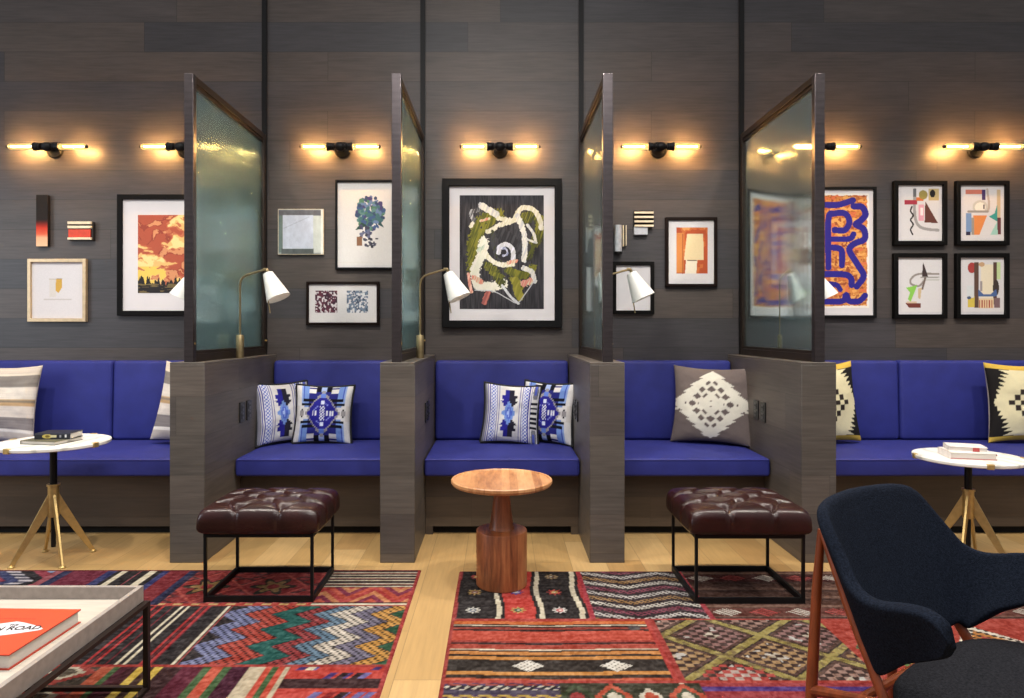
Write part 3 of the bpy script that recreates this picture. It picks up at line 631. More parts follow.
# ------------------------------------------------------------------ cushions
def cushion(name, label, loc, w, h, thick, lean, yaw, roll, cvf, piping=None, group='throw cushions on the banquettes', back=(190,180,165), pinch=.09, n=90):
    t = thing(name, label, 'cushion', loc, 0, group); t.rotation_mode = 'QUATERNION'
    R = Matrix.Rotation(yaw, 3, 'Z') @ Matrix.Rotation(-lean, 3, 'X') @ Matrix.Rotation(roll, 3, 'Y'); t.rotation_quaternion = R.to_quaternion()
    s = np.sin(np.linspace(-PI/2, PI/2, n)); s = .6*s+.4*np.linspace(-1, 1, n); U, V = np.meshgrid(s, s)
    X = w/2*U*(1-pinch*(1-V*V)); Zc = h/2*V*(1-pinch*(1-U*U))
    bul = np.power(np.clip((1-U*U)*(1-V*V), 0, 1), .42)*thick/2
    wr = (fbm(U*2.5+3, V*2.5+1, int(w*100)+int(abs(loc[0])*10), 3)-.5)*.02*np.clip((1-U*U)*(1-V*V)*4, 0, 1)
    C = cvf((U+1)/2, (V+1)/2)
    pf = np.stack([X, -bul+wr, Zc+h/2], -1); pb = np.stack([X[:, ::-1], bul[:, ::-1], Zc[:, ::-1]+h/2], -1)
    colour_mesh('front_cover', pf, C, M['cloth'], t, True)
    colour_mesh('back_cover', pb, np.zeros_like(C)+back, M['cloth'], t, True)
    if piping is not None:
        e = np.linspace(-1, 1, 24); ring = [(a, -1) for a in e[:-1]]+[(1, a) for a in e[:-1]]+[(-a, 1) for a in e[:-1]]+[(-1, -a) for a in e]
        pts = [(w/2*a*(1-pinch*(1-b*b)), 0, h/2*b*(1-pinch*(1-a*a))+h/2) for a, b in ring]
        make('piping', MB().tube(pts, piping, 8), M['piping'], t, smooth=True)
    return t
WHT = np.array((204,202,204.)); DBL = np.array((36,34,140.)); LBL = np.array((104,136,206.)); BLK = np.array((22,22,34.)); GRY = np.array((140,136,140.))
def setm(C, m, col): C[m] = col
def cv_medallion(u, v):
    C = np.zeros(u.shape+(3,)); C[:] = WHT; N = 38; a = np.floor(u*N)/N+.5/N; b = np.floor(v*N)/N+.5/N; x = np.abs(a-.5); y = np.abs(b-.5); sx = a-.5
    setm(C, (x > .31) & (x < .40) & (y > .14), (132,158,214)); setm(C, (x > .25) & (x < .33) & (y > .10), LBL); setm(C, (x > .33) & (x < .36) & (y > .22), (62,84,180))
    setm(C, (x < .26) & (y < .47), (36,38,120)); st = np.floor(y*16)
    setm(C, (x > .14) & (x < .26) & (y > .36) & (st % 2 == 0), WHT); setm(C, (x < .05) & (y > .40), (150,170,220)); setm(C, (x > .05) & (x < .12) & (y > .40), BLK)
    d = x/.33+y/.43
    setm(C, (x < .40) & (np.abs(y-.155) < .03), BLK); setm(C, (x < .36) & (np.abs(y-.23) < .025), BLK); setm(C, (x > .33) & (x < .43) & (y < .05), GRY); setm(C, (x > .36) & (x < .40) & (y > .05) & (y < .09), BLK)
    setm(C, d < 1.0, DBL); setm(C, (d < 1.0) & (d > .90), GRY); setm(C, (d < .62) & (d > .54) & ((np.floor(a*N)+np.floor(b*N)) % 2 == 0), (110,116,200))
    setm(C, (x < .20) & (y < .06) & (x > .09) & ((np.floor(a*N)) % 2 == 0), (206,208,220)); setm(C, (x < .065) & (y < .12) & ((np.floor(a*N)+np.floor(b*N)) % 2 == 0), (206,208,222)); setm(C, (x < .03) & (np.abs(y-.19) < .035), (206,214,236))
    setm(C, (x < .05) & (y > .28) & (y < .36), (90,120,206)); setm(C, (x > .42) & (y < .14), (196,192,190)); return C
def cv_stripe_motif(u, v):
    C = np.zeros(u.shape+(3,)); C[:] = WHT; N = 40; a = np.floor(u*N)/N+.5/N; b = np.floor(v*N)/N+.5/N; y = np.abs(b-.5)
    for c0 in (.17, .76):
        x = np.abs(u-c0); setm(C, x < .075, (52,54,150)); setm(C, x < .055, (210,212,222)); ch = (np.floor(u*34)+np.floor(v*34)) % 2 == 0; setm(C, (x < .045) & ch, (84,100,190)); setm(C, (x > .098) & (x < .108), (70,70,150))
    x = np.abs(u-.93); setm(C, (x < .06) & (np.floor(v*24) % 2 == 0) & (np.abs(v-.5) < .24), BLK); setm(C, (x < .06) & (np.abs(v-.5) > .26) & (x < .05-.12*(np.abs(np.abs(v-.5)-.38))), (110,110,122)); setm(C, (x < .02) & (np.abs(v-.5) > .33), (70,84,176)); setm(C, u < .05, (120,120,136))
    x = a-.46; ax = np.abs(x); saw = .5+.5*((y*9) % 1)
    wdt = np.where((y > .12) & (y < .43), .055+.115*saw*(1-np.abs(y-.24)/.26), 0); m = ax < wdt; setm(C, m & (x < 0), DBL); setm(C, m & (x >= 0), (38,36,52))
    setm(C, ax/.13+y/.23 < 1, LBL); setm(C, ax/.07+y/.15 < 1, (72,96,196)); setm(C, ax/.03+y/.07 < 1, (150,172,224)); return C
def cv_kilim(u, v):
    C = np.zeros(u.shape+(3,)); C[:] = (106,94,92); W = np.array((210,205,193.)); y = np.abs(v-.5); x = np.abs(u-.5)
    saw = ((v*10+.5*(v > .5)) % 1); saw = np.where(v > .5, 1-saw, saw)
    setm(C, (x < .49*(1-y/.47)+.055*saw*(y < .44)) & (y < .46), W)
    N = 8.; yy = (v-.5)*2*5; row = np.floor(yy+.5); fy = np.abs(yy-row); xx = (u-.5)*N+.5*(row % 2); fx = np.abs(((xx+.5) % 1)-.5)
    dd = x/.36+y/.36; ring = np.floor(dd*4.2); 
    setm(C, (fx/.46+fy/.46 < 1) & (dd < 1.0) & ((ring % 2 == 0) | (ring == 3)), (100,88,86)); setm(C, (x < .05) & (y < .025), W)
    setm(C, (x > .44) & (y < .09) & (np.floor(v*30) % 2 == 0), W); return C
def cv_yellow(u, v):
    C = np.zeros(u.shape+(3,)); C[:] = (216,206,166); x = np.abs(u-.5); y = np.abs(v-.5); 
    setm(C, y > .43, (204,168,66))
    saw = (y*19) % 1; sp = .5-(.02+.25*(y/.43)*(1-.55*saw))
    setm(C, (x > sp) & (y <= .43), (34,32,32))
    N = 14; a = np.floor((u-.5)*N+.5); b = np.floor((v-.5)*N+.5); d = np.abs(a)+np.abs(b)
    chk = ((a+b) % 2 == 0); setm(C, (d == 4) , (52,44,42)); setm(C, (d == 2) & (np.abs(b) <= 2), (52,44,42)); setm(C, (d == 0), (52,44,42)); return C
def cv_striped(u, v):
    C = np.zeros(u.shape+(3,)); C[:] = (206,196,186)
    for a, b, col in ((0,.12,(188,176,166)), (.12,.17,(222,214,206)), (.17,.32,(128,120,120)), (.32,.47,(212,200,190)), (.47,.52,(184,150,110)), (.54,.555,(190,160,120)), (.52,.54,(140,126,110)), (.56,.72,(216,206,194)), (.72,.88,(132,124,118)), (.88,.91,(212,198,180)), (.91,1,(200,186,172))):
        setm(C, (v >= a) & (v < b), col)
    return C+((fbm(u*3, v*140, 4, 2)-.5)*24)[..., None]
# (loc = bottom centre of the cushion)
def cl(px, Y): return ((px-VX)/F*Y, Y, .492)
cushion('throw_cushion', 'blue and white medallion cushion with black edging, frontmost on the left booth bench', cl(321.8,4.545), .388, .395, .13, .22, math.radians(4), math.radians(1.5), cv_medallion, .010)
cushion('throw_cushion', 'blue and white striped motif cushion against the left ottoman divider', cl(284,4.565), .40, .41, .12, .13, math.radians(46), 0, cv_stripe_motif, .010)
cushion('throw_cushion', 'blue and white striped motif cushion, left of the pair behind the wooden table', cl(509,4.54), .385, .40, .13, .20, math.radians(-3), math.radians(3.5), cv_stripe_motif, .010)
cushion('throw_cushion', 'blue and white medallion cushion, right of the pair behind the wooden table', cl(546,4.58), .40, .41, .12, .12, math.radians(-34), math.radians(1), cv_medallion, .010)
cushion('throw_cushion', 'large grey cushion with a stepped white diamond', cl(710.5,4.515), .525, .525, .15, .2, math.radians(-22), math.radians(1), cv_kilim)
cushion('throw_cushion', 'cream, black and yellow cushion half hidden behind the right divider', cl(826,4.52), .54, .54, .16, .12, math.radians(12), math.radians(-3), cv_yellow)
cushion('throw_cushion', 'cream, black and yellow cushion beside the books on the marble table', cl(1029,4.56), .53, .54, .16, .11, math.radians(-2), math.radians(.5), cv_yellow)
cushion('throw_cushion', 'grey and cream striped cushion behind the black topped book', cl(-7,4.54), .53, .53, .15, .16, math.radians(2), math.radians(1), cv_striped)
cushion('throw_cushion', 'grey and cream striped cushion half hidden by the left ottoman divider', cl(187,4.50), .53, .53, .15, .16, math.radians(-6), math.radians(7), cv_striped)

# ------------------------------------------------------------------ rugs
def rug(name, label, x0, x1, y0, y1, pf, cell=.006):
    t = thing(name, label, 'rug', ((x0+x1)/2, (y0+y1)/2, 0)); nx = int((x1-x0)/cell); ny = int((y1-y0)/cell)
    X, Y = np.meshgrid(np.linspace(x0, x1, nx), np.linspace(y0, y1, ny)); C = np.zeros(X.shape+(3,)); C[:] = (120,44,40)
    pf(X, Y, C); C[:] = (C*.88+C.mean(-1, keepdims=True)*.12)*.80
    nz = (vnoise(X*110, Y*90, 3)-.5)*34+(vnoise(X*14, Y*70, 5)-.5)*22; C += nz[..., None]
    e = np.minimum(np.minimum(X-x0, x1-X), np.minimum(Y-y0, y1-Y)); Zt = np.where(e < .004, .0015, .007)+(vnoise(X*5, Y*5, 9)-.5)*.001*(e > .02)
    colour_mesh('woven_top', np.stack([X-(x0+x1)/2, Y-(y0+y1)/2, Zt], -1), C, M['weave'], t, True)
    make('backing', MB().span((x0-(x0+x1)/2, y0-(y0+y1)/2, .0), (x1-(x0+x1)/2, y1-(y0+y1)/2, .0014)), M['cushback'], t)
RED = (178,54,44); DRED = (122,32,40); WINE = (92,26,44); BK = (40,34,36); CRM = (206,192,164); NAV = (40,42,78); GLD = (196,144,58); GRN = (62,92,52); TEAL = (28,84,78); ORG = (206,98,44); PUR = (74,52,116); GREY = (128,118,124)
def bands(X, C, m, seq):
    for a, b, col in seq: C[m & (X >= a) & (X < b)] = col
def flower(X, Y, C, x, y, r_, c1, c2):
    d = np.hypot(X-x, Y-y); a = np.arctan2(Y-y, X-x); C[d < r_*(.8+.25*np.cos(8*a))] = c1; C[d < r_*.5] = c2; C[d < r_*.2] = (210,200,180)
def motif(X, Y, C, m, sx, sy, cols, seed=0, N=8):
    """repeating stepped diamond motifs"""
    ix = np.floor(X/sx).astype(int); iy = np.floor(Y/sy).astype(int); fx = np.abs((X/sx) % 1-.5)*2; fy = np.abs((Y/sy) % 1-.5)*2
    fx = np.floor(fx*N)/N; fy = np.floor(fy*N)/N; d = fx+fy; r_ = np.random.RandomState(seed); T = r_.randint(0, len(cols), (64, 64)); k = T[ix % 64, iy % 64]
    for q in range(len(cols)):
        mm = m & (k == q); C[mm & (d < .95)] = cols[q]; C[mm & (d < .6)] = cols[(q+2) % len(cols)]; C[mm & (d < .3)] = cols[(q+1) % len(cols)]
def left_rug(X, Y, C):
    yA = 3.08; yB = 2.53
    A = Y > yA; B = (Y <= yA) & (Y > yB); D = Y <= yB
    # rear row
    m = A & (X < -2.29); C[m] = (110,40,56); z = (Y*1.0+.06*np.abs(((X*9) % 1)-.5)*2); k = np.floor((X+.35*np.abs(((Y*3.4) % 1)-.5))/.07).astype(int) % 7
    for q, col in enumerate(((60,66,110),(186,176,186),(40,36,40),(150,50,66),(120,140,180),(40,36,40),(146,52,70))): C[m & (k == q)] = col
    jag = (np.floor(Y/.02) % 2 == 0); C[m & ((k == 1) | (k == 4)) & jag] = (52,52,70)
    m = A & (X >= -2.29) & (X < -1.55); C[m] = DRED
    bands(X, C, m, [(-2.29,-2.25,(150,70,80)),(-2.25,-2.2,NAV),(-2.2,-2.02,(112,34,54)),(-2.02,-1.97,(44,46,96)),(-1.97,-1.945,BK),(-1.945,-1.915,CRM),(-1.915,-1.85,BK),(-1.85,-1.843,(150,60,70)),(-1.843,-1.80,BK),(-1.80,-1.765,CRM),(-1.765,-1.735,BK),(-1.735,-1.70,(46,50,104)),(-1.70,-1.60,DRED),(-1.60,-1.575,NAV),(-1.575,-1.55,(36,34,60))])
    m = A & (X >= -1.55) & (X < -.857); C[m] = (150,46,46); motif(X, Y, C, m, .115, .075, [(150,46,46),(112,40,46),(170,70,64),(80,44,44)], 2)
    for cx in (-1.42, -1.10):
        d = np.abs(X-cx)*.9+np.abs(Y-3.31)*.8; C[m & (d < .155)] = (186,72,62); C[m & (d < .142)] = (150,44,44); a = np.arctan2(Y-3.31, X-cx); rr = np.hypot(X-cx, Y-3.31); C[m & (rr < .085+.03*np.cos(6*a))] = (52,44,36); C[m & (rr < .06+.02*np.cos(6*a))] = (150,110,60); C[m & (rr < .03)] = (150,44,44)
    C[m & (Y < 3.105)] = (196,150,90); C[m & (Y < 3.105) & (np.floor(X/.04) % 2 == 0)] = RED
    m = A & (X >= -.857); C[m] = (54,40,40); k = np.floor((Y-3.08)/.0125).astype(int) 
    C[m & (Y > 3.30) & (k % 3 == 0)] = (190,176,152); C[m & (Y > 3.30) & (k % 6 == 2)] = (120,56,48)
    mm = m & (Y <= 3.30) & (Y > 3.12); C[mm] = (176,52,50); zz = np.abs(((X*4.2) % 1)-.5)*2; k2 = np.floor(((Y-3.12)/.18+zz*.9)*4) % 4
    C[mm & (k2 == 0)] = (190,70,50); C[mm & (k2 == 1)] = (130,40,64); C[mm & (k2 == 2)] = (196,116,70)
    C[m & (Y <= 3.12)] = BK; C[m & (Y <= 3.105) & (Y > 3.09)] = CRM
    # middle row
    m = B & (X < -1.2); C[m] = (44,38,40)
    for o in (0, -.385, -.77, -1.155, -1.54):
        bands(X-o, C, m, [(-1.222,-1.21,CRM),(-1.30,-1.294,(110,30,40)),(-1.347,-1.333,(176,42,44)),(-1.326,-1.32,(110,30,36)),(-1.314,-1.30,(176,42,44)),(-1.432,-1.42,CRM),(-1.404,-1.392,CRM),(-1.47,-1.464,(120,32,42)),(-1.555,-1.541,(176,42,44)),(-1.534,-1.528,(110,30,36)),(-1.52,-1.506,(176,42,44)),(-1.602,-1.59,CRM)])
    C[m & (X > -1.205)] = (160,60,56)
    m = B & (X >= -1.2); tz = (Y-yB)/.55; zig = .10*np.abs(((tz*3.6) % 1)-.5)*2; s = X+zig*1.0-.03*0; seq = [(-1.25,-1.13,(50,42,44)),(-1.13,-1.02,(112,116,160)),(-1.02,-.90,(176,58,46)),(-.90,-.80,TEAL),(-.80,-.72,(150,50,52)),(-.72,-.645,(88,116,142)),(-.645,-.555,(198,184,168)),(-.555,-.475,(112,104,128)),(-.475,-.385,(196,134,54)),(-.385,-.2,(36,76,50))]
    for a, b, col in seq: C[m & (s >= a) & (s < b)] = col
    dots = ((np.floor(X/.012)+np.floor(Y/.014)) % 3 == 0); nn = m & dots & ~((s >= -.90) & (s < -.80)) & (s < -.385); C[nn] = C[nn]*.45
    for a, b, col in seq[1:]: C[m & (np.abs(s-a) < .004)] = (46,36,40)
    # front row
    m = D & (X < -1.37); C[m] = (62,52,44); motif(X, Y, C, m, .21, .16, [(62,52,44),(150,50,44),(84,72,60),(176,164,140)], 4)
    C[m & (X > -1.47)] = (176,74,48); C[m & (X > -1.42)] = GRN; C[m & (X > -1.40)] = (76,26,40)
    m = D & (X >= -1.37) & (X < -.77); C[m] = WINE
    bands(X, C, m, [(-1.37,-1.33,(70,28,36)),(-1.33,-1.30,(206,170,60)),(-1.30,-1.275,(60,36,34)),(-1.275,-1.245,(206,170,60)),(-1.245,-1.17,(60,34,36)),(-1.17,-1.09,WINE),(-1.09,-1.06,GRN),(-1.06,-1.02,(196,72,50)),(-1.02,-.99,GRN),(-.99,-.92,(70,24,44)),(-.92,-.865,(186,168,138)),(-.865,-.84,(200,66,48)),(-.84,-.815,GRN),(-.815,-.79,(200,66,48)),(-.79,-.77,(186,168,138))])
    m = D & (X >= -.77); C[m] = (60,34,36); b2 = m & (np.abs(((Y-2.53+2)/.17) % 1-.5) < .30); C[b2] = (190,52,42); r_ = np.random.RandomState(4)
    for q in range(46):
        x = -.74+r_.rand()*.3; y = 2.0+np.round(r_.rand()*8)/8*.52; col = [PUR,(96,86,150),CRM,(150,40,40),(52,32,36)][r_.randint(5)]; C[b2 & (np.abs(X-x-(Y-y)*.5) < .014) & (np.abs(Y-y) < .022)] = col
    # seams and red edge
    C[np.abs(Y-yA) < .006] = (166,60,52); C[np.abs(Y-yB) < .008] = (166,52,46); C[(Y > 3.52)] = (110,34,40); C[X > -.424] = (170,48,48)
def right_rug(X, Y, C):
    yA = 2.934; yB = 2.412
    A = Y > yA; B = (Y <= yA) & (Y > yB); D = Y <= yB
    m = A & (X < .395); C[m] = (44,38,38); wob = .008*np.sin(Y*14); Xw = X+wob
    bands(Xw, C, m, [(-.21,-.195,(150,44,48)),(-.022,.0,CRM),(.016,.15,(196,52,44)),(.168,.190,CRM),(.342,.366,CRM),(.382,.42,(176,48,52))]); 
    # (the band left of the table foot)
    for (x, y, a, b) in ((-.115,3.44,(170,56,60),GLD),(-.12,3.238,(176,140,80),(120,60,60)),(-.12,3.03,(196,190,180),(90,100,120)),(.075,3.238,(60,60,140),(180,160,190)),(.08,3.03,(186,150,80),(70,110,80)),(.075,3.44,(200,180,120),(90,60,60)),(.258,3.44,(170,140,100),(100,70,60)),(.258,3.238,(186,60,56),(196,150,80)),(.266,3.03,(206,196,190),(196,90,90))): flower(X, Y, C, x, y, .034, a, b)
    m = A & (X >= .395) & (X < .93); C[m] = (52,40,44); ph = (Y+.07*np.abs(((X*2.63+.4) % 1)-.5)*2)/.062; k = np.floor(ph).astype(int); f = ph-k; cols = [(176,168,164),(128,58,76),(186,178,168),(150,110,66)]
    for q in range(4): C[m & (k % 4 == q) & (f < .6) & (((np.floor(X/.010)+np.floor(Y/.012)) % 3) != 0)] = cols[q]
    C[m & (X < .41)] = (166,44,56); C[m & (X > .905)] = (160,50,60)
    m = A & (X >= .93); C[m] = (92,60,50); k = np.floor((Y-2.93)/.026).astype(int); 
    C[m & (k % 4 == 0)] = (74,48,42); C[m & (k % 4 == 1)] = (120,84,70)
    for yy in (3.42, 3.01):
        b2 = m & (np.abs(Y-yy) < .045); C[b2] = (76,34,34) if yy > 3.2 else (96,50,42); r_ = np.random.RandomState(int(yy*10))
        for q, x in enumerate(np.arange(1.0, 2.6, .165)):
            col = [(196,186,172),(176,60,58)][q % 2]; d = np.abs(X-x)+np.abs(Y-yy)*1.6; C[b2 & (d < .07) & (np.floor((X+Y)/.013) % 2 == 0)] = col
    # middle row
    m = B & (X < .635); C[m] = (180,64,46); yy = Y
    seq = [(2.934,2.915,RED),(2.915,2.885,ORG),(2.885,2.875,(60,40,36)),(2.875,2.868,CRM),(2.868,2.855,(60,40,36)),(2.855,2.835,(150,56,46)),(2.835,2.82,(56,36,34)),(2.82,2.73,(192,66,48)),(2.73,2.715,(150,48,40)),(2.715,2.70,(52,34,34)),(2.70,2.66,(170,60,46)),(2.66,2.652,CRM),(2.652,2.64,(60,40,36)),(2.64,2.615,(196,120,54)),(2.615,2.60,(56,40,34)),(2.60,2.575,(196,124,54)),(2.575,2.485,(54,46,42)),(2.485,2.46,(200,128,56)),(2.46,2.435,(60,44,36)),(2.435,2.412,(186,74,46))]
    w2 = Y+.004*np.sin(X*9)
    for a, b, col in seq: C[m & (w2 <= a) & (w2 > b)] = col
    for x in (.105, .43):
        d = np.abs(X-x)+np.abs(Y-2.528)*1.35; d = np.floor(d/.012)*.012; C[m & (d < .06)] = (214,206,194); C[m & (d < .06) & (((X+Y) % .024) < .007) & (((X-Y) % .024) < .014)] = (60,48,44)
    C[m & (X > .615)] = (176,52,46); C[m & (np.hypot(X-.56, Y-2.85) < .025)] = (80,70,70)
    m = B & (X >= .635) & (X < 1.36); C[m] = (84,56,48)
    sx = .40; sy = .36; gx = (X-.66)/sx; gy = (Y-2.42)/sy; da = np.abs(((gx+gy) % 1)-.5); db = np.abs(((gx-gy) % 1)-.5)
    ck = (np.floor(X/.030)+np.floor(Y/.024)) % 2 == 0; cell = (np.floor(gx+gy)+2*np.floor(gx-gy)).astype(int)
    ea = np.minimum((gx+gy) % 1, 1-(gx+gy) % 1); eb = np.minimum((gx-gy) % 1, 1-(gx-gy) % 1); e = np.minimum(ea, eb); es = np.floor(e*22)/22
    cc = [(150,112,100),(160,122,80),(138,96,92)]
    for q in range(3): C[m & ck & (cell % 3 == q) & (es > .12)] = cc[q]
    C[m & (es > .12) & ~ck] = (62,42,38); C[m & ck & (es > .40)] = (176,160,140); C[m & (vnoise(X*34, Y*34, 4) > .84) & (es > .14)] = (176,170,164)
    C[m & (e < .085)] = (54,40,36); C[m & (e < .06)] = (150,132,66); C[m & (e < .06) & (vnoise(X*60, Y*60, 14) > .62)] = (120,100,60)
    r2 = np.hypot((X-.86)/.13, (Y-2.45)/.09); C[m & (r2 < 1) & ck] = (172,58,52); C[m & (r2 < .6) & ~ck] = (170,150,140)
    C[m & (X < .66)] = (160,50,44)
    m = B & (X >= 1.36); C[m] = (170,56,44); gx = (X-1.36)/.40; gy = (Y-2.42)/.50; dd = np.abs((gx % 1)-.5)*2+np.abs((gy % 1)-.5)*2; dd = np.floor(dd*14)/14; par = (np.floor(gx)+np.floor(gy)).astype(int) % 2
    for q, cs_ in enumerate((((92,120,62),(196,160,60),(120,140,70),(70,60,50)), ((206,194,176),(190,120,56),(176,70,60),(210,200,186)))):
        mm = m & (par == q)
        for lim, col in zip((.85,.62,.42,.2), cs_): C[mm & (dd < lim)] = col
        C[mm & (dd < .85) & (dd >= .42) & ((np.floor(X/.02)+np.floor(Y/.016)) % 3 == 0)] = (56,48,44)
    # front row
    m = D & (X < .21); C[m] = (64,48,44); k = np.floor((2.412-Y)/.028).astype(int)
    for q, col in enumerate(((150,60,52),(190,180,160),(70,60,80),(186,150,60),(60,50,44),(170,60,50))): C[m & (k % 6 == q)] = col
    sp = m & (k % 3 < 2) & ((np.floor((X+Y*.6)/.022)+np.floor(Y/.012)) % 3 == 0); C[sp] = (70,50,90); sp = m & (k % 6 == 1) & (np.floor((X-Y)/.018) % 2 == 0); C[sp] = (50,44,48)
    m = D & (X >= .21) & (X < .70); C[m] = (58,56,42); motif(X+.05, Y-.02, C, m, .125, .17, [(58,56,42),(186,70,46),(196,186,166),(64,74,50),(150,44,44)], 9)
    m = D & (X >= .70); C[m] = (150,44,50); k = np.floor((2.412-Y)/.03).astype(int); C[m & (k % 3 == 1)] = (74,44,120); C[m & (k % 6 == 4)] = (176,60,50)
    C[np.abs(Y-yA) < .006] = (168,56,48); C[np.abs(Y-yB) < .008] = (170,54,46); C[X < -.195] = (160,52,46); C[Y > 3.51] = (130,40,44)
rug('patchwork_rug', 'patchwork kilim rug on the left with zigzag and striped panels under the ottoman', -3.1, -.408, 1.75, 3.543, left_rug)
rug('patchwork_rug', 'patchwork kilim rug on the right with flower and lattice panels under the wooden table', -.21, 2.7, 1.45, 3.522, right_rug)

# ------------------------------------------------------------------ turned wooden table
t = thing('pedestal_table', 'round turned wooden side table with drum foot on the right rug', 'table', (.008, 3.345, .007))
make('drum_base', MB().lathe([(0,0),(.120,0),(.124,.004),(.124,.262),(.122,.267),(.11,.270),(.07,.274),(0,.274)], 56), M['acacia'], t, smooth=True, ang=.5)
make('neck', MB().lathe([(.0,.274),(.064,.274),(.057,.29),(.049,.35),(.041,.42),(.039,.45),(.044,.466),(0,.466)], 40), M['acacia'], t, smooth=True, ang=.9)
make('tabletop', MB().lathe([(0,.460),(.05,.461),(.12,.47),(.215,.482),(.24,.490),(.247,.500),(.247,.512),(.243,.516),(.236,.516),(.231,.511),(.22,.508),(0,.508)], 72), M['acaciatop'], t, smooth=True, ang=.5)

# ------------------------------------------------------------------ oxblood ottomans
def ottoman(x0, x1, y0, y1, label):
    cx, cy = (x0+x1)/2, (y0+y1)/2; z0 = .007; t = thing('tufted_ottoman', label, 'ottoman', (cx, cy, z0), 0, 'tufted oxblood ottomans'); hx = (x1-x0)/2; hy = (y1-y0)/2; q = .007
    for sx in (-1, 1):
        for sy in (-1, 1): make('leg', MB().box((sx*(hx-q), sy*(hy-q), .16), (.013, .013, .32)), M['black'], t)
    for nm, z, h_ in (('floor_frame', .013, .026), ('seat_frame', .309, .026)):
        vs = []; fs = []
        for zz in (z-h_/2, z+h_/2):
            for ax_, ay_ in ((hx, hy), (hx-.0145, hy-.0145)): vs += [(-ax_, -ay_, zz), (ax_, -ay_, zz), (ax_, ay_, zz), (-ax_, ay_, zz)]
        for k in range(4):
            r = (k+1) % 4; fs += [(k, r, 8+r, 8+k), (4+k, 12+k, 12+r, 4+r), (8+k, 8+r, 12+r, 12+k), (k, 4+k, 4+r, r)]
        make(nm, MB().add(vs, fs), M['black'], t)
    n = 96; s = np.linspace(-1, 1, n); s = np.sign(s)*(1-(1-np.abs(s))**2.0); U, V = np.meshgrid(s, s); HX = hx+.032; HY = hy+.03
    e = np.clip((1-np.abs(U)**12)*(1-np.abs(V)**12), 0, 1)**.30
    rx = 1-.035*(np.abs(V)**10); ry = 1-.035*(np.abs(U)**10)
    btn = []
    for j, v in enumerate((-.72, -.36, 0, .36, .72)):
        for u in ((-.36, .36) if j % 2 == 0 else (-.72, 0, .72)): btn.append((u, v))
    dz = np.zeros_like(U); seg = []
    for (a, b) in btn:
        dz += .034*np.exp(-(((U-a)*HX)**2+((V-b)*HY)**2)/.022**2)
        for (c_, d_) in btn:
            if (a, b) < (c_, d_) and abs(abs(a-c_)-.36) < .01 and abs(abs(b-d_)-.36) < .01: seg.append((a, b, c_, d_))
        if abs(b) > .7: seg.append((a, b, a, math.copysign(1.0, b)))
        if abs(a) > .7: seg.append((a, b, math.copysign(1.0, a), b))
    cd = np.full_like(U, 9)
    for a, b, c_, d_ in seg:
        ax, ay, bx, by = a*HX, b*HY, c_*HX, d_*HY; x = U*HX; y = V*HY; k = np.clip(((x-ax)*(bx-ax)+(y-ay)*(by-ay))/((bx-ax)**2+(by-ay)**2), 0, 1); cd = np.minimum(cd, np.hypot(x-ax-k*(bx-ax), y-ay-k*(by-ay)))
    dz += .016*np.exp(-(cd/.011)**2)
    top = .345+(.088+.014*(1-U**2)*(1-V**2))*e-dz*np.clip(e*1.2-.1, 0, 1); bot = .345-.036*e
    inn = .012*np.exp(-(cd/.010)**2)*np.clip((np.maximum(np.abs(U), np.abs(V))-.9)*12, 0, 1)
    X = HX*U*rx*(1-inn*2); Y = HY*V*ry*(1-inn*2)
    def grid(Z, flip):
        vs = np.stack([X, Y, Z], -1).reshape(-1, 3); idx = np.arange(n*n).reshape(n, n); f = np.stack([idx[:-1,:-1], idx[:-1,1:], idx[1:,1:], idx[1:,:-1]], -1).reshape(-1, 4)
        return vs.tolist(), (f[:, ::-1] if flip else f).tolist()
    mb = MB(); mb.add(*grid(top, False)); mb.add(*grid(bot, True))
    make('cushion', mb, M['leather'], t, smooth=True, ang=3.1, fixn=False)
    make('support_board', MB().box((0,0,.318), (2*hx-.03, 2*hy-.03, .006)), M['void'], t)
    for (a, b) in btn:
        z = .345+.102-.033; make('button', MB().lathe([(0,-.004),(.007,-.003),(.0085,0),(.006,.004),(0,.005)], 12, (a*HX, b*HY, z)), M['leatherbtn'], t, smooth=True)
ottoman(-1.355, -.853, 3.118, 3.515, 'oxblood tufted leather ottoman on black frame, on the left rug')
ottoman(.886, 1.386, 3.10, 3.528, 'oxblood tufted leather ottoman on black frame, beside the dark lounge chair')

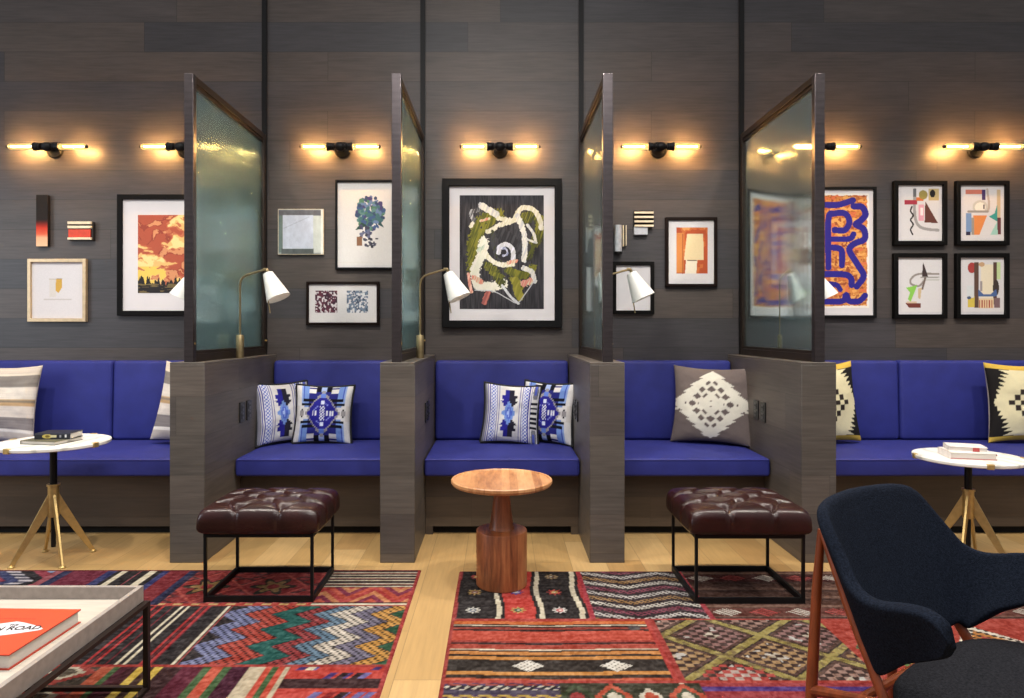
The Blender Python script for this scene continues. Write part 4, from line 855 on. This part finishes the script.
# ------------------------------------------------------------------ marble tables
def marble_table(x, y, label, rot, zt, r=.277, hz=0):
    t = thing('marble_table', label, 'table', (x, y, 0), 0, 'round marble tables on brass legs')
    top = make('tabletop', MB().lathe([(0,-.02),(r-.007,-.02),(r-.001,-.016),(r,-.004),(r-.003,0),(0,0)], 72, (0,0,zt)), M['marble'], t, smooth=True, ang=.5)
    for k in range(4):
        a = rot+.55+k*PI/2; R = Matrix.Rotation(a, 3, 'Z'); m = MB().box(R @ Vector((r-.006,0,zt-.010)), (.02, .034, .027), R); make('clip', m, M['brass'], t, bevel=.003)
    make('column', MB().lathe([(0,.07),(.012,.07),(.0125,.38),(.018,.385),(.018,zt-.03),(.05,zt-.028),(.05,zt-.021),(0,zt-.021)], 24), M['black'], t, smooth=True)
    make('hub', MB().lathe([(0,.235),(.027,.235),(.028,.245),(.027,.40+hz),(.032,.402+hz),(.032,.412+hz),(0,.412+hz)], 28), M['brass'], t, smooth=True)
    for k in range(4):
        a = rot+k*PI/2; d = Vector((math.cos(a), math.sin(a), 0)); s = Vector((-math.sin(a), math.cos(a), 0))
        m = MB(); vs = []
        for sg in (-1, 1):
            vs += [d*.02+Vector((0,0,.262))+s*sg*.007, d*.02+Vector((0,0,.37))+s*sg*.007, d*.200+Vector((0,0,.012))+s*sg*.006, d*.176+Vector((0,0,.012))+s*sg*.006]
        m.add(vs, [(0,1,2,3),(7,6,5,4),(0,4,5,1),(1,5,6,2),(2,6,7,3),(3,7,4,0)])
        m.lathe([(0,0),(.017,0),(.018,.006),(.010,.013),(0,.013)], 14, d*.19)
        make('leg', m, M['brass'], t, bevel=.002)
marble_table(-2.432, 3.72, 'round white marble table on brass legs at the left, black book on top', PI/4, .645)
marble_table(2.530, 3.69, 'round white marble table on brass legs at the right, stacked pale books on top', PI/4, .570, .264, -.02)

def book(name, label, c, w, d, h, rot, cover, pages, spine=1, group=None, extra=None, hard=.003):
    """w along local x (spine at x = -w/2*spine side), d depth, h height"""
    t = thing(name, label, 'book', c, rot, group); s = spine
    m = MB().span((-w/2, -d/2, 0), (w/2, d/2, hard)); m.span((-w/2, -d/2, h-hard), (w/2, d/2, h)); m.span((s*-w/2, -d/2, 0), (s*(-w/2+hard), d/2, h))
    make('cover', m, cover, t, bevel=.0006)
    make('page_block', MB().span((s*(-w/2+hard), -d/2+.004, hard), (s*(w/2-.004), d/2-.004, h-hard)), pages, t)
    return t
M['bookblack'] = simple('black_book_cover', (34,36,44), .35); M['bookolive'] = simple('olive_grey_cover', (86,84,66), .5); M['bookpink'] = simple('dusty_red_cover', (170,70,66), .5); M['bookwhite'] = simple('white_cover', (224,216,212), .4); M['bookgrey'] = simple('grey_cover', (120,116,118), .4); M['gold'] = simple('yellow_print', (206,186,96), .5)
b = book('book', 'wide olive grey book under the black book on the left marble table', (-2.42, 3.69, .645), .21, .19, .020, math.radians(-10), M['bookolive'], M['pages'])
b = book('book', 'small black book with yellow picture on its spine, on the left marble table', (-2.40, 3.72, .665), .185, .13, .032, math.radians(4), M['bookblack'], M['pages'], 1)
m = MB().span((-.0925,-.0652,0), (.0925,-.064,.032)); make('spine_panel', m, M['bookblack'], b)
c = Cv(0, 0, 1, 1, 60, 14, (34,36,44)); c.ell(.36,.5,.15,.40,(196,176,84)); c.ell(.36,.5,.07,.25,(120,100,40)); c.poly([(.45,.3),(.62,.25),(.62,.75),(.45,.7)],(206,196,150)); c.rect(.7,.3,.76,.75,(150,150,156)); c.rect(.86,.25,.90,.8,(206,206,208)); c.rect(0,.85,1,1,(70,72,90))
colour_mesh('spine_print', np.stack([(c.X-.5)*.18, np.full_like(c.X,-.0657), .002+c.Y*.028], -1), c.C, M['paint'], b)
b = book('book', 'large white book with red edge bands, lower of two on the right marble table', (2.50, 3.66, .570), .215, .18, .036, math.radians(-14), M['bookwhite'], M['pages'])
make('red_edge_band', MB().span((-.107,-.0906,.003), (.107,-.090,.0065)), M['bookpink'], b); make('red_side_band', MB().span((.1075,-.088,.024), (.1082,.088,.031)), M['bookpink'], b)
b = book('book', 'small white book lying on the larger book, right marble table', (2.505, 3.68, .606), .175, .14, .024, math.radians(-22), M['bookwhite'], M['pages'])
make('red_bookmark', MB().span((.02,-.0712,.002), (.05,-.070,.022)), M['bookpink'], b)

# ------------------------------------------------------------------ tray coffee table with orange book
xr = -1.231; yb = 2.36
t = thing('coffee_table', 'tray coffee table with pale limed top and dark steel frame, front left', 'table', (-1.75, 1.86, 0))
ox, oy = -1.75, 1.86
X0, X1, Y0, Y1 = -2.45-ox, xr-ox, 1.30-oy, yb-oy
zt0, zt1 = .318, .368; th = .016
make('tray_floor', MB().span((X0+th, Y0+th, zt0), (X1-th, Y1-th, zt0+.008)), M['tray'], t)
for nm, a, b in (('tray_side', (X1-th, Y0, zt0-.004), (X1, Y1, zt1)), ('tray_side', (X0, Y0, zt0-.004), (X0+th, Y1, zt1)), ('tray_side', (X0+th, Y1-th, zt0-.004), (X1-th, Y1, zt1)), ('tray_side', (X0+th, Y0, zt0-.004), (X1-th, Y0+th, zt1))):
    make(nm, MB().span(a, b), M['traybody'], t, bevel=.0015)
q = .018
for sx in (X0+.002, X1+.012):
    for sy in (Y0+.01, Y1-.004): make('leg', MB().box((sx, sy, .160), (q, q, .306)), M['dksteel'], t, bevel=.001)
for nm, z in (('top_frame', .3075), ('floor_frame', .0145)):
    m = MB(); xa, xb, ya, yb_ = X0+.002, X1+.012, Y0+.01, Y1-.004; g = q/2; vs = []; fs = []
    for zz in (z-.0065, z+.0065):
        for e in (g*.98, -g*.98): vs += [(xa-e, ya-e, zz), (xb+e, ya-e, zz), (xb+e, yb_+e, zz), (xa-e, yb_+e, zz)]
    for k in range(4):
        r = (k+1) % 4; fs += [(k, r, 8+r, 8+k), (4+k, 12+k, 12+r, 4+r), (8+k, 8+r, 12+r, 12+k), (k, 4+k, 4+r, r)]
    make(nm, m.add(vs, fs), M['dksteel'], t)
t = thing('book', 'large orange hardback book with white lozenge title on the tray table', 'book', (0,0,0))
BZ = zt0+.008; bt = .042
def bp(px, py, z): Y = F*(H-z)/(py-VY); return Vector(((px-VX)/F*Y, Y, z))
pr = bp(81, 609.3, BZ+bt); pf = bp(9, 655, BZ+bt); dy = (pf-pr); hgt = dy.length; ang = math.atan2(dy.y, dy.x)+PI/2
t.location = (pr.x, pr.y, BZ); t.rotation_euler = (0,0,ang); bw = .42
make('cover', MB().span((-bw,-hgt,bt-.003), (0,0,bt)).span((-bw,-hgt,0), (0,0,.003)).span((-bw,-hgt,0), (-bw+.003,0,bt)), M['orangeedge'], t)
make('cover_cloth', MB().span((-bw+.001,-hgt+.001,bt), (-.001,-.001,bt+.0006)), M['orange'], t)
make('page_block', MB().span((-bw+.004,-hgt+.006,.003), (-.006,-.006,bt-.003)), M['pages'], t)
# lozenge label, title, line of small print
def loc(px, py): 
    p = bp(px, py, BZ+bt+.001)-t.location; R = Matrix.Rotation(-ang, 3, 'Z'); return R @ p
lz = [loc(*p) for p in ((-26,632),(-6,624.5),(17,621.5),(24,622.5),(40,626.5),(43,628.5),(40,630),(20,633),(0,635.5),(-18,636))]
m = MB(); n = len(lz); m.add([(p.x,p.y,bt+.0007) for p in lz]+[(p.x,p.y,bt+.0012) for p in lz], [tuple(range(n)), tuple(range(2*n-1,n-1,-1))]+[(i,(i+1) % n,(i+1) % n+n,i+n) for i in range(n)])
make('title_label', m, M['matboard'], t)
def text(name, s, p, size, mat, parent, shear=0, rot=0, sx=1):
    cu = bpy.data.curves.new(name, 'FONT'); cu.body = s; cu.size = size; cu.shear = shear; cu.extrude = .0003; cu.align_x = 'LEFT'; cu.offset = size*.022
    o = bpy.data.objects.new(name, cu); COL.objects.link(o); bpy.context.view_layer.update()
    me = bpy.data.meshes.new_from_object(o.evaluated_get(bpy.context.evaluated_depsgraph_get())); bpy.data.objects.remove(o)
    o2 = bpy.data.objects.new(name, me); COL.objects.link(o2); me.materials.clear(); me.materials.append(mat); o2.parent = parent; o2.location = p; o2.rotation_euler = (0,0,rot); o2.scale = (sx,1,1); return o2
a = loc(-17.5, 631.2); b = loc(30, 629.5); rt = math.atan2(b.y-a.y, b.x-a.x)
text('title_lettering', 'ON ROAD', (a.x, a.y, bt+.0016), .036, M['ink'], t, .0, rt, .92)
a2 = loc(8.5, 626); text('small_title_lettering', 'THE', (a2.x, a2.y, bt+.0016), .014, M['ink'], t, .0, rt)
m = MB(); r_ = np.random.RandomState(3); x = -bw+.03
while x < -.10:
    wv = .006+r_.rand()*.012; m.span((x, -.078, bt+.0006), (x+wv, -.074, bt+.0009)); x += wv+.004
make('small_print_line', m, M['orangeedge'], t)

# ------------------------------------------------------------------ lounge chair
fd = Vector((.555,-.832,0)).normalized(); O = Vector((1.216,1.869,.007)); rz = math.atan2(fd.y, fd.x)-PI/2     # local +y = forward, local -x... side towards the tray table
t = thing('lounge_chair', 'dark wool shell lounge chair with reddish wood legs, front right', 'chair', O, rz)
ctl = [(.343,.164,.546,.528,.340,.160),(.352,.155,.576,.494,.325,.142),(.352,.136,.592,.474,.302,.112),(.350,.105,.600,.452,.284,.075),(.345,.055,.593,.425,.268,.03),(.335,.005,.580,.386,.256,-.01),
       (.322,-.045,.578,.358,.243,-.04),(.308,-.09,.60,.372,.228,-.06),(.288,-.135,.66,.36,.205,-.075),(.260,-.200,.742,.36,.165,-.09),(.195,-.230,.764,.36,.12,-.10),(.10,-.25,.768,.36,.06,-.105),(0,-.262,.768,.36,0,-.11)]
full = [(-c_[0],c_[1],c_[2],c_[3],-c_[4],c_[5]) for c_ in ctl]+ctl[::-1][1:]
sp = smooth(full, 3); nv = 12; vs = []; fs = []
for i, (u, v, zt_, zb, ub, vb) in enumerate(sp):
    for k in range(nv):
        s = k/(nv-1); z = zb+(zt_-zb)*s; q = s
        vs.append((ub+(u-ub)*q, vb+(v-vb)*q, z-.007))
ns = len(sp)
for i in range(ns-1):
    for k in range(nv-1): fs.append((i*nv+k, (i+1)*nv+k, (i+1)*nv+k+1, i*nv+k+1))
sh = make('shell', MB().add(vs, fs), M['chairfab'], t, smooth=True, sub=0)
md = sh.modifiers.new('thick', 'SOLIDIFY'); md.thickness = .036; md.offset = 0; md.use_even_offset = False
md = sh.modifiers.new('soft', 'SUBSURF'); md.levels = 2; md.render_levels = 2
n = 44; m = MB(); prof = [(0,.275),(.6,.277),(.93,.282),(1.0,.30),(1.0,.322),(.96,.338),(.85,.348),(.6,.356),(.3,.36),(0,.361)]; vs = []; fs = []
for r0, z in prof:
    for k in range(n):
        a = 2*PI*k/n; cs_, sn = math.cos(a), math.sin(a); e = 2/3.3; vs.append((-.005+.335*r0*math.copysign(abs(cs_)**e, cs_), .228+.28*r0*math.copysign(abs(sn)**e, sn), z-.002))
for i in range(len(prof)-1):
    for k in range(n): fs.append((i*n+k, i*n+(k+1) % n, (i+1)*n+(k+1) % n, (i+1)*n+k))
make('seat', m.add(vs, fs), M['chairfab2'], t, smooth=True, ang=1.2)
for s in (-1, 1):
    make('leg', MB().tube([(s*.198,-.236,.672), (s*.208,-.244,.5), (s*.226,-.25,.2), (s*.226,-.252,0)], [(.010,.010),(.016,.013),(.018,.015),(.013,.012)], 12), M['teak'], t, smooth=True)
    make('leg', MB().tube([(s*.200,-.234,.672), (s*.229,-.145,.50), (s*.255,-.03,.29), (s*.28,.13,0)], [(.010,.010),(.014,.011),(.015,.012),(.012,.011)], 12), M['teak'], t, smooth=True)
    make('stretcher', MB().tube([(s*.226,-.248,.215), (s*.255,-.035,.285)], (.016,.009), 10), M['teak'], t, smooth=True)
make('seat_rail', MB().tube([(-.25,-.105,.255), (.25,-.105,.255)], (.016,.012), 10), M['teak'], t, smooth=True)
make('seat_rail', MB().tube([(-.27,.10,.235), (.27,.10,.235)], (.016,.012), 10), M['teak'], t, smooth=True)
